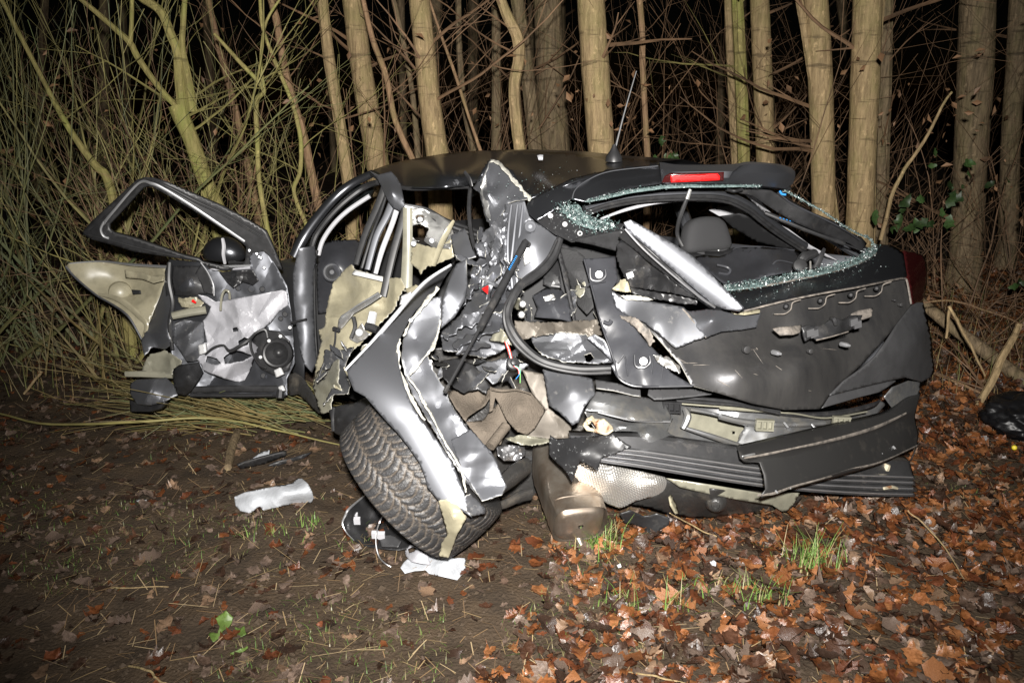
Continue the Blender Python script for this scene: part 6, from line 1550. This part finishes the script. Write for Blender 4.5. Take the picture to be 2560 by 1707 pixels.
for i in range(5200):
    y_ = 1.8 * (4.2 / 1.8) ** rng.random(); px = rng.uniform(-100, 2660); x_ = (px - CX) / FPX * y_ * 1.03
    s_ = rng.uniform(.002, .009) * (2 if rng.random() < .05 else 1); p = Vector((x_, y_, ground_z(x_, y_) + s_ * .2))
    vs = [p + Vector((math.cos(a) * s_ * rng.uniform(.6, 1.3), math.sin(a) * s_ * rng.uniform(.6, 1.3), rng.uniform(-.4, .25) * s_)) for a in (0, 1.26, 2.5, 3.8, 5.0)] + [p + Vector((0, 0, s_ * .75))]
    m2.add(vs, [(k, (k + 1) % 5, 5) for k in range(5)])
tag(m2.build('soil_crumbs', M_soil, ground), kind='stuff')
# dead grass and stalks along the edge of the wood
m2 = MB()
for i in range(3000):
    y_ = rng.uniform(4.2, 6.6); px = rng.uniform(-150, 2700)
    if 650 < px < 2150 and y_ < 5.2: continue
    x_ = (px - CX) / FPX * y_
    c = rng.choice([(.26, .19, .08), (.19, .14, .06), (.15, .16, .05), (.12, .08, .045)])
    blade(m2, Vector((x_, y_, ground_z(x_, y_))), rng.uniform(.08, .42), rng, c, 1.3, .0025)
tag(m2.build('dead_grass', M_straw, ground, smooth=False), kind='stuff')

# ---- broom shrub flattened under the open door
g = on_ground(700, 1075)
t = thing('flattened_shrub', g, 'flattened yellow-green broom stems lying under the open door', 'shrub')
for m_, n in ((M_twig_yel, 150), (M_twig_broom, 70)):
    m2 = MB()
    for i in range(n):
        px = rng.uniform(430, 870); py = rng.uniform(1015, 1100) - (870 - px) * .02
        p = on_ground(px, py); p.z += rng.uniform(.0, .10)
        an = rng.gauss(math.pi * .93, .35)
        d = Vector((math.cos(an), math.sin(an) * .6, rng.uniform(-.02, .45)))
        grow(m2, p, d, rng.uniform(.25, .8), rng.uniform(.002, .0048), 1 if rng.random() < .4 else 0, rng, seg=.08, wob=.08, up=-.06, kids=2, n=4, klen=.5, spread=.3)
    m2.build('stems', m_, t)
def stick(name, label, pts, w, m, cat='branch', group='loose branches on the ground', n=7):
    P3 = [at(*q) for q in spline(pts, 6)]
    ww = np.interp(np.linspace(0, 1, len(P3)), np.linspace(0, 1, len(w)), w)
    m2 = MB(); m2.tube(wobble(P3, .012, len(label)), [.5 * a * p.y / (CP * FPX) for a, p in zip(ww, P3)], n=n)
    return tag(m2.build(name, m, loc=P3[-1]), label, cat, group)
def gz_(px, py, h=.02):
    p = on_ground(px, py); return (px, py, zY(px, py, ground_z(p.x, p.y) + h))
stick('fallen_log', 'thick mossy log lying on the bank at the right', [(2300,752,4.9),(2362,803,4.75),(2458,875,4.6),(2600,980,4.4)], [24, 30, 34, 36], M_barkd, 'log', None, 12)
stick('leaning_branch', 'peeled pale branch leaning out of the ground at the right', [(2549,810,4.2),(2496,918,4.15),(2432,1036,4.1)], [14, 20, 16], M_bark)
stick('leaning_branch', 'long bare stick leaning beside the thickest pale tree', [(2380,230,5.3),(2295,375,5.3),(2234,475,5.3),(2203,600,5.3)], [5, 8, 9, 9], M_bark)
stick('twig', 'reddish twig arching right from the bumper corner', [(2305,757,3.9),(2380,752,4.0),(2470,778,4.1),(2560,812,4.2)], [4, 5, 4, 3], M_barkr)
stick('twig', 'pale twig standing left of the log', [(2376,768,4.2),(2365,845,4.2)], [8, 6], M_bark)
stick('twig', 'forked pale twig slanting over the log', [(2372,765,4.2),(2420,850,4.15),(2462,940,4.1)], [8, 7, 4], M_bark)
stick('twig', 'brown stick lying right of the bumper corner', [gz_(2335,932,.05), gz_(2400,958,.05), gz_(2455,985,.03)], [9, 8, 6], M_barkr)
stick('twig', 'long arching wand lying in front of the left shrubs', [gz_(-20,1030,.05), gz_(130,1060,.06), gz_(330,1055,.12), gz_(520,1045,.1), gz_(690,1075,.06), gz_(850,1112,.02)], [5, 6, 7, 6, 5, 3], M_twig_gn)
stick('twig', 'pale broken stalk lying by the left shrubs', [(104,928,4.3),(60,985,4.25)], [7, 6], M_bark)
stick('twig', 'pale forked root at the bottom left edge', [gz_(322,1664,.015), gz_(370,1674,.02), gz_(395,1700,.015), gz_(430,1712,.01)], [5, 7, 6, 4], M_bark)
stick('twig', 'thin pale straw at the lower left below the soil patch', [gz_(275,1468,.01), gz_(420,1467,.012)], [4, 3], M_bark)
stick('twig', 'bent dry stalk rising from the leaves under the spare wheel well', [gz_(1675,1282,.16), gz_(1735,1315,.07), gz_(1800,1345,.02)], [3, 4, 3], M_bark)
stick('twig', 'long dry stalk in the leaves at the right', [gz_(2270,1275,.1), gz_(2330,1330,.06), gz_(2420,1455,.02)], [3, 4, 3], M_bark)
stick('twig', 'curved pale stick at the bottom of the leaves', [gz_(1570,1680,.03), gz_(1640,1690,.03), gz_(1715,1707,.02)], [4, 6, 4], M_bark)
stick('twig', 'dark stub lying left of the black plastic strip', [gz_(592,1080,.04), gz_(578,1125,.03), gz_(570,1168,.03)], [18, 22, 20], M_barkd)

# ---- bramble leaves
def leafcluster(label, cx_, cy_, Y, n, sx, sy, smin, smax):
    t = thing('bramble_sprig', at(cx_, cy_, Y), label, 'plant', 'green leafy sprigs')
    m2 = MB()
    c0 = at(cx_, cy_ + sy * 1.5, Y + .1)
    for i in range(n):
        p = at(cx_ + rng.gauss(0, sx), cy_ + rng.gauss(0, sy), Y + rng.uniform(-.12, .12))
        m2.tube([c0 + Vector((rng.gauss(0, .05), 0, 0)), (c0 + p) * .5 + Vector((0, 0, .06)), p], .0018, n=3)
        si = rng.choice([1, 4, 6, 9, 11])
        me_ = bpy.data.meshes.new('leaf'); me_.from_pydata([Vector(v) for v in SHAPES[si][0]], [], SHAPES[si][1]); me_.materials.append(M_bram)
        me_.polygons.foreach_set('use_smooth', [True] * len(me_.polygons))
        o = bpy.data.objects.new('leaf', me_); COL.objects.link(o); o.parent = t
        rot = Vector((rng.gauss(0, .5), -1, rng.gauss(.2, .5))).to_track_quat('Z', 'Y').to_matrix().to_4x4()
        o.matrix_local = Matrix.Translation(p - t.location) @ rot @ Matrix.Rotation(rng.uniform(0, 6.28), 4, 'Z') @ Matrix.Scale(rng.uniform(smin, smax), 4)
    m2.build('stems', M_twig_br, t)
leafcluster('green bramble leaves right of the thickest pale tree', 2330, 500, 5.2, 9, 60, 55, .05, .11)
leafcluster('yellow-green bramble leaves low beside the leaning stick', 2270, 565, 5.0, 7, 35, 25, .06, .11)
leafcluster('dark bramble leaves in front of the rough tree', 2440, 420, 5.4, 7, 70, 70, .04, .09)
leafcluster('small green leaves behind the spoiler', 1668, 388, 5.3, 7, 22, 12, .05, .09)
leafcluster('bright little leaves at the right edge above the log', 2545, 700, 4.8, 5, 16, 12, .04, .07)

# ---- things lying on the ground
sheet('white_sleeve', Z4, [(1530,892),(1560,880),(1600,862),(1750,832),(1900,806),(1928,788),(1942,772),(1972,772),(2012,806),(2040,860),(2050,900),(2035,935),(1980,935),(1900,942),(1720,982),(1700,955),(1680,962),(1655,985),(1630,1000),(1600,992),(1570,985),(1538,950)],
      cz(Z4, [(1530,892,.03),(1750,832,.07),(1942,772,.09),(2012,806,.12),(2050,900,.05),(2035,935,.01),(1900,942,.01),(1720,982,.005),(1570,985,.008),(1650,920,.05),(1850,880,.075),(1980,870,.10)]),
      M_cloth_w, None, cr=.028, cf=11, res=4, thick=.004)
tag(bpy.data.objects['white_sleeve'], 'crumpled white cloth sleeve with a flared end lying on the mud', 'cloth')
pp = sheet('white_paper', Z6, [(1012,565),(1040,520),(1075,488),(1180,500),(1240,440),(1340,462),(1440,482),(1560,485),(1556,600),(1522,678),(1470,665),(1400,648),(1250,615),(1225,585),(1135,590),(1050,612)],
      cz(Z6, [(1012,565,.012),(1240,440,.035),(1440,482,.03),(1560,485,.03),(1522,678,.008),(1250,615,.008),(1050,612,.006),(1150,530,.02),(1350,560,.03)]), M_cloth_w, None, cr=.03, cf=12, res=4, thick=.002)
tag(pp, 'torn white paper lying under the tyre\'s bottom edge', 'paper')
sheet('film_pouch', Z6, [(1045,430),(1090,372),(1160,372),(1235,435),(1265,540),(1200,535),(1100,515),(1060,470)], cz(Z6, [(1045,430,.03),(1160,372,.06),(1265,540,.03),(1100,515,.03),(1150,450,.06)]), M_film, pp, res=5, thick=.002, cr=.01, cf=20,
      holes=[[(1070,410),(1110,390),(1150,400),(1120,430),(1085,445)]])
lh = sheet('lamp_housing', F5, [(258,1122),(275,1075),(300,1030),(405,942),(425,975),(470,1010),(560,1100),(690,1220),(660,1275),(600,1285),(500,1275),(390,1255),(330,1220),(285,1175)],
      cz(F5, [(258,1122,.05),(300,1030,.09),(405,942,.10),(690,1220,.02),(600,1285,.01),(390,1255,.01),(285,1175,.03),(420,1100,.015),(520,1180,.02)]), M_plast, None, cr=.010, cf=16, res=5, thick=.005)
tag(lh, 'broken black lamp housing with a bright rim lying under the tyre', 'car part')
bar('rim', F5, cz(F5, [(330,1225,.02),(285,1178,.035),(260,1122,.058),(278,1072,.08),(302,1030,.10),(410,940,.112)]), [6, 8, 12, 16, 16, 10], M_chrome, lh, n=8)
for (x, y) in ((335, 1078), (350, 1105), (440, 990), (460, 1190), (500, 1195)):
    c_ = fpt(F5, *cz(F5, [(x, y, .05)])[0]); m2 = MB(); m2.box(c_, Vector((.012, 0, 0)), Vector((0, .006, .003)), Vector((0, -.003, .012))); m2.build('clip', M_trim, lh)
sheet('rib', F5, [(480,1195),(560,1190),(620,1230),(600,1265),(500,1262)], cz(F5, [(480,1195,.04),(620,1230,.05),(500,1262,.03)]), M_corner, lh, res=5)
bar('hoop', F5, cz(F5, [(517,1058,.14),(490,1110,.13),(470,1170,.10),(466,1250,.06),(485,1325,.03),(520,1365,.02),(558,1388,.01)]), 9, M_chrome, lh, n=6)
st = sheet('plastic_strip', Z4, [(1552,690),(1600,670),(1700,640),(1850,600),(1872,600),(1870,625),(1700,690),(1570,712)], cz(Z4, [(1552,690,.04),(1860,600,.05),(1870,625,.02),(1570,712,.015)]), M_plast, None, res=6, thick=.01)
tag(st, 'black plastic strip lying on the mud left of the tyre', 'car part')
tag(sheet('plastic_shard', Z4, [(1750,690),(1800,662),(1900,640),(2000,610),(2040,600),(1990,640),(1880,670),(1800,695)], cz(Z4, [(1750,690,.012),(2040,600,.03),(1880,670,.008)]), M_plast, None, res=6, thick=.006, cr=.006, cf=20), 'dark plastic shard between the black strip and the tyre', 'car part')
tag(sheet('paper_scrap', Z4, [(1652,640),(1700,600),(1762,585),(1756,618),(1690,640)], cz(Z4, [(1652,640,.03),(1762,585,.06),(1690,640,.03)]), M_cloth_w, None, res=5), 'white scrap lying behind the black plastic strip', 'scrap')
tag(sheet('white_chip', Z4, [(885,914),(905,906),(962,908),(950,920),(905,924)], cz(Z4, [(885,914,.008),(962,908,.012),(905,924,.006)]), M_white, None, res=4), 'small white chip alone on the bare mud at the left', 'scrap')
tag(sheet('white_chip', Z7, [(1255,515),(1290,500),(1312,520),(1305,550),(1275,545)], cz(Z7, [(1255,515,.04),(1312,520,.05),(1275,545,.035)]), M_white, None, res=4), 'white chip among the leaves below the bumper', 'scrap')
tag(sheet('white_chip', Z7, [(475,545),(505,530),(515,560),(490,570)], cz(Z7, [(475,545,.04),(505,530,.05),(490,570,.035)]), M_white, None, res=4), 'white chip among the leaves right of the silencer', 'scrap')
tag(sheet('glass_chip', A0, [(1343,388),(1350,385),(1358,387),(1357,395),(1346,395)], [(1343,388,3.42),(1358,387,3.42),(1346,395,3.40)], M_trim, None, res=3, thick=.012), 'small pale chip lying on the car roof', 'scrap')
ln = sheet('liner_piece', F6, [(735,1065),(800,1045),(880,1080),(920,1075),(960,1062),(1040,1090),(1035,1130),(985,1160),(960,1200),(900,1210),(880,1150),(820,1130),(760,1120)], cz(F6, [(735,1065,.12),(1040,1090,.10),(960,1200,.01),(820,1130,.05)]), M_plast, None, cr=.012, cf=12, res=6, thick=.004)
tag(ln, 'torn black plastic liner on the ground under the heat shield', 'car part')
# lime-green torn leaf on the soil
gl = sheet('green_plant', Z5, [(1810,990),(1850,960),(1900,925),(1960,980),(1950,1020),(1925,1060),(1900,1080),(1870,1100),(1850,1150),(1790,1190),(1750,1130),(1760,1105),(1830,1115),(1845,1060)], cz(Z5, [(1810,990,.03),(1900,925,.05),(1960,980,.03),(1790,1190,.01),(1850,1080,.02)]), M_green, None, cr=.01, cf=25, res=5, thick=.001, jag=.6)
tag(gl, 'lime-green crumpled leaf lying on the mud at the lower left', 'plant')
sheet('leaf', Z5, [(1970,1060),(2010,1075),(2050,1050),(2070,1120),(2000,1160),(1960,1165),(1990,1120)], cz(Z5, [(1970,1060,.012),(2070,1120,.02),(1960,1165,.008)]), M_green, gl, cr=.01, cf=25, res=5, thick=.001, jag=.6)
sheet('leaf', Z5, [(1930,1280),(1990,1260),(2080,1220),(2085,1240),(2010,1300),(1950,1300)], cz(Z5, [(1930,1280,.012),(2085,1240,.02),(1950,1300,.008)]), M_green, gl, cr=.01, cf=25, res=5, thick=.001, jag=.6)
# black bag at the right edge
gb = on_ground(2600, 1122)
bm = bmesh.new(); bmesh.ops.create_icosphere(bm, subdivisions=5, radius=1)
for v in bm.verts:
    n_ = v.co.normalized(); k = 1 + .16 * noise.noise(n_ * 2.2) + .10 * (1 - 2 * abs(noise.noise(n_ * 4.2))) + .04 * (1 - 2 * abs(noise.noise(n_ * 9)))
    v.co = Vector((n_.x * .20 * k, n_.y * .17 * k, max(n_.z * .10 * k + .13, 0)))
me = bpy.data.meshes.new('bin_bag'); bm.to_mesh(me); bm.free(); me.materials.append(M_bag); me.polygons.foreach_set('use_smooth', [True] * len(me.polygons))
o = bpy.data.objects.new('bin_bag', me); COL.objects.link(o); o.location = gb + Vector((0.02, .12, -.01))
tag(o, 'crumpled black bag lying at the right edge of the picture', 'bag')
yb = fpt(Z8, *cz(Z8, [(1505, 1355, .05)])[0])
tag(lathe('yellow_cap', yb, TOCAM(yb), [(.008, -.006), (.012, 0), (.009, .007), (.003, .009)], M_yel, None, n=14), 'small yellow cap lying in front of the black bag', 'cap')
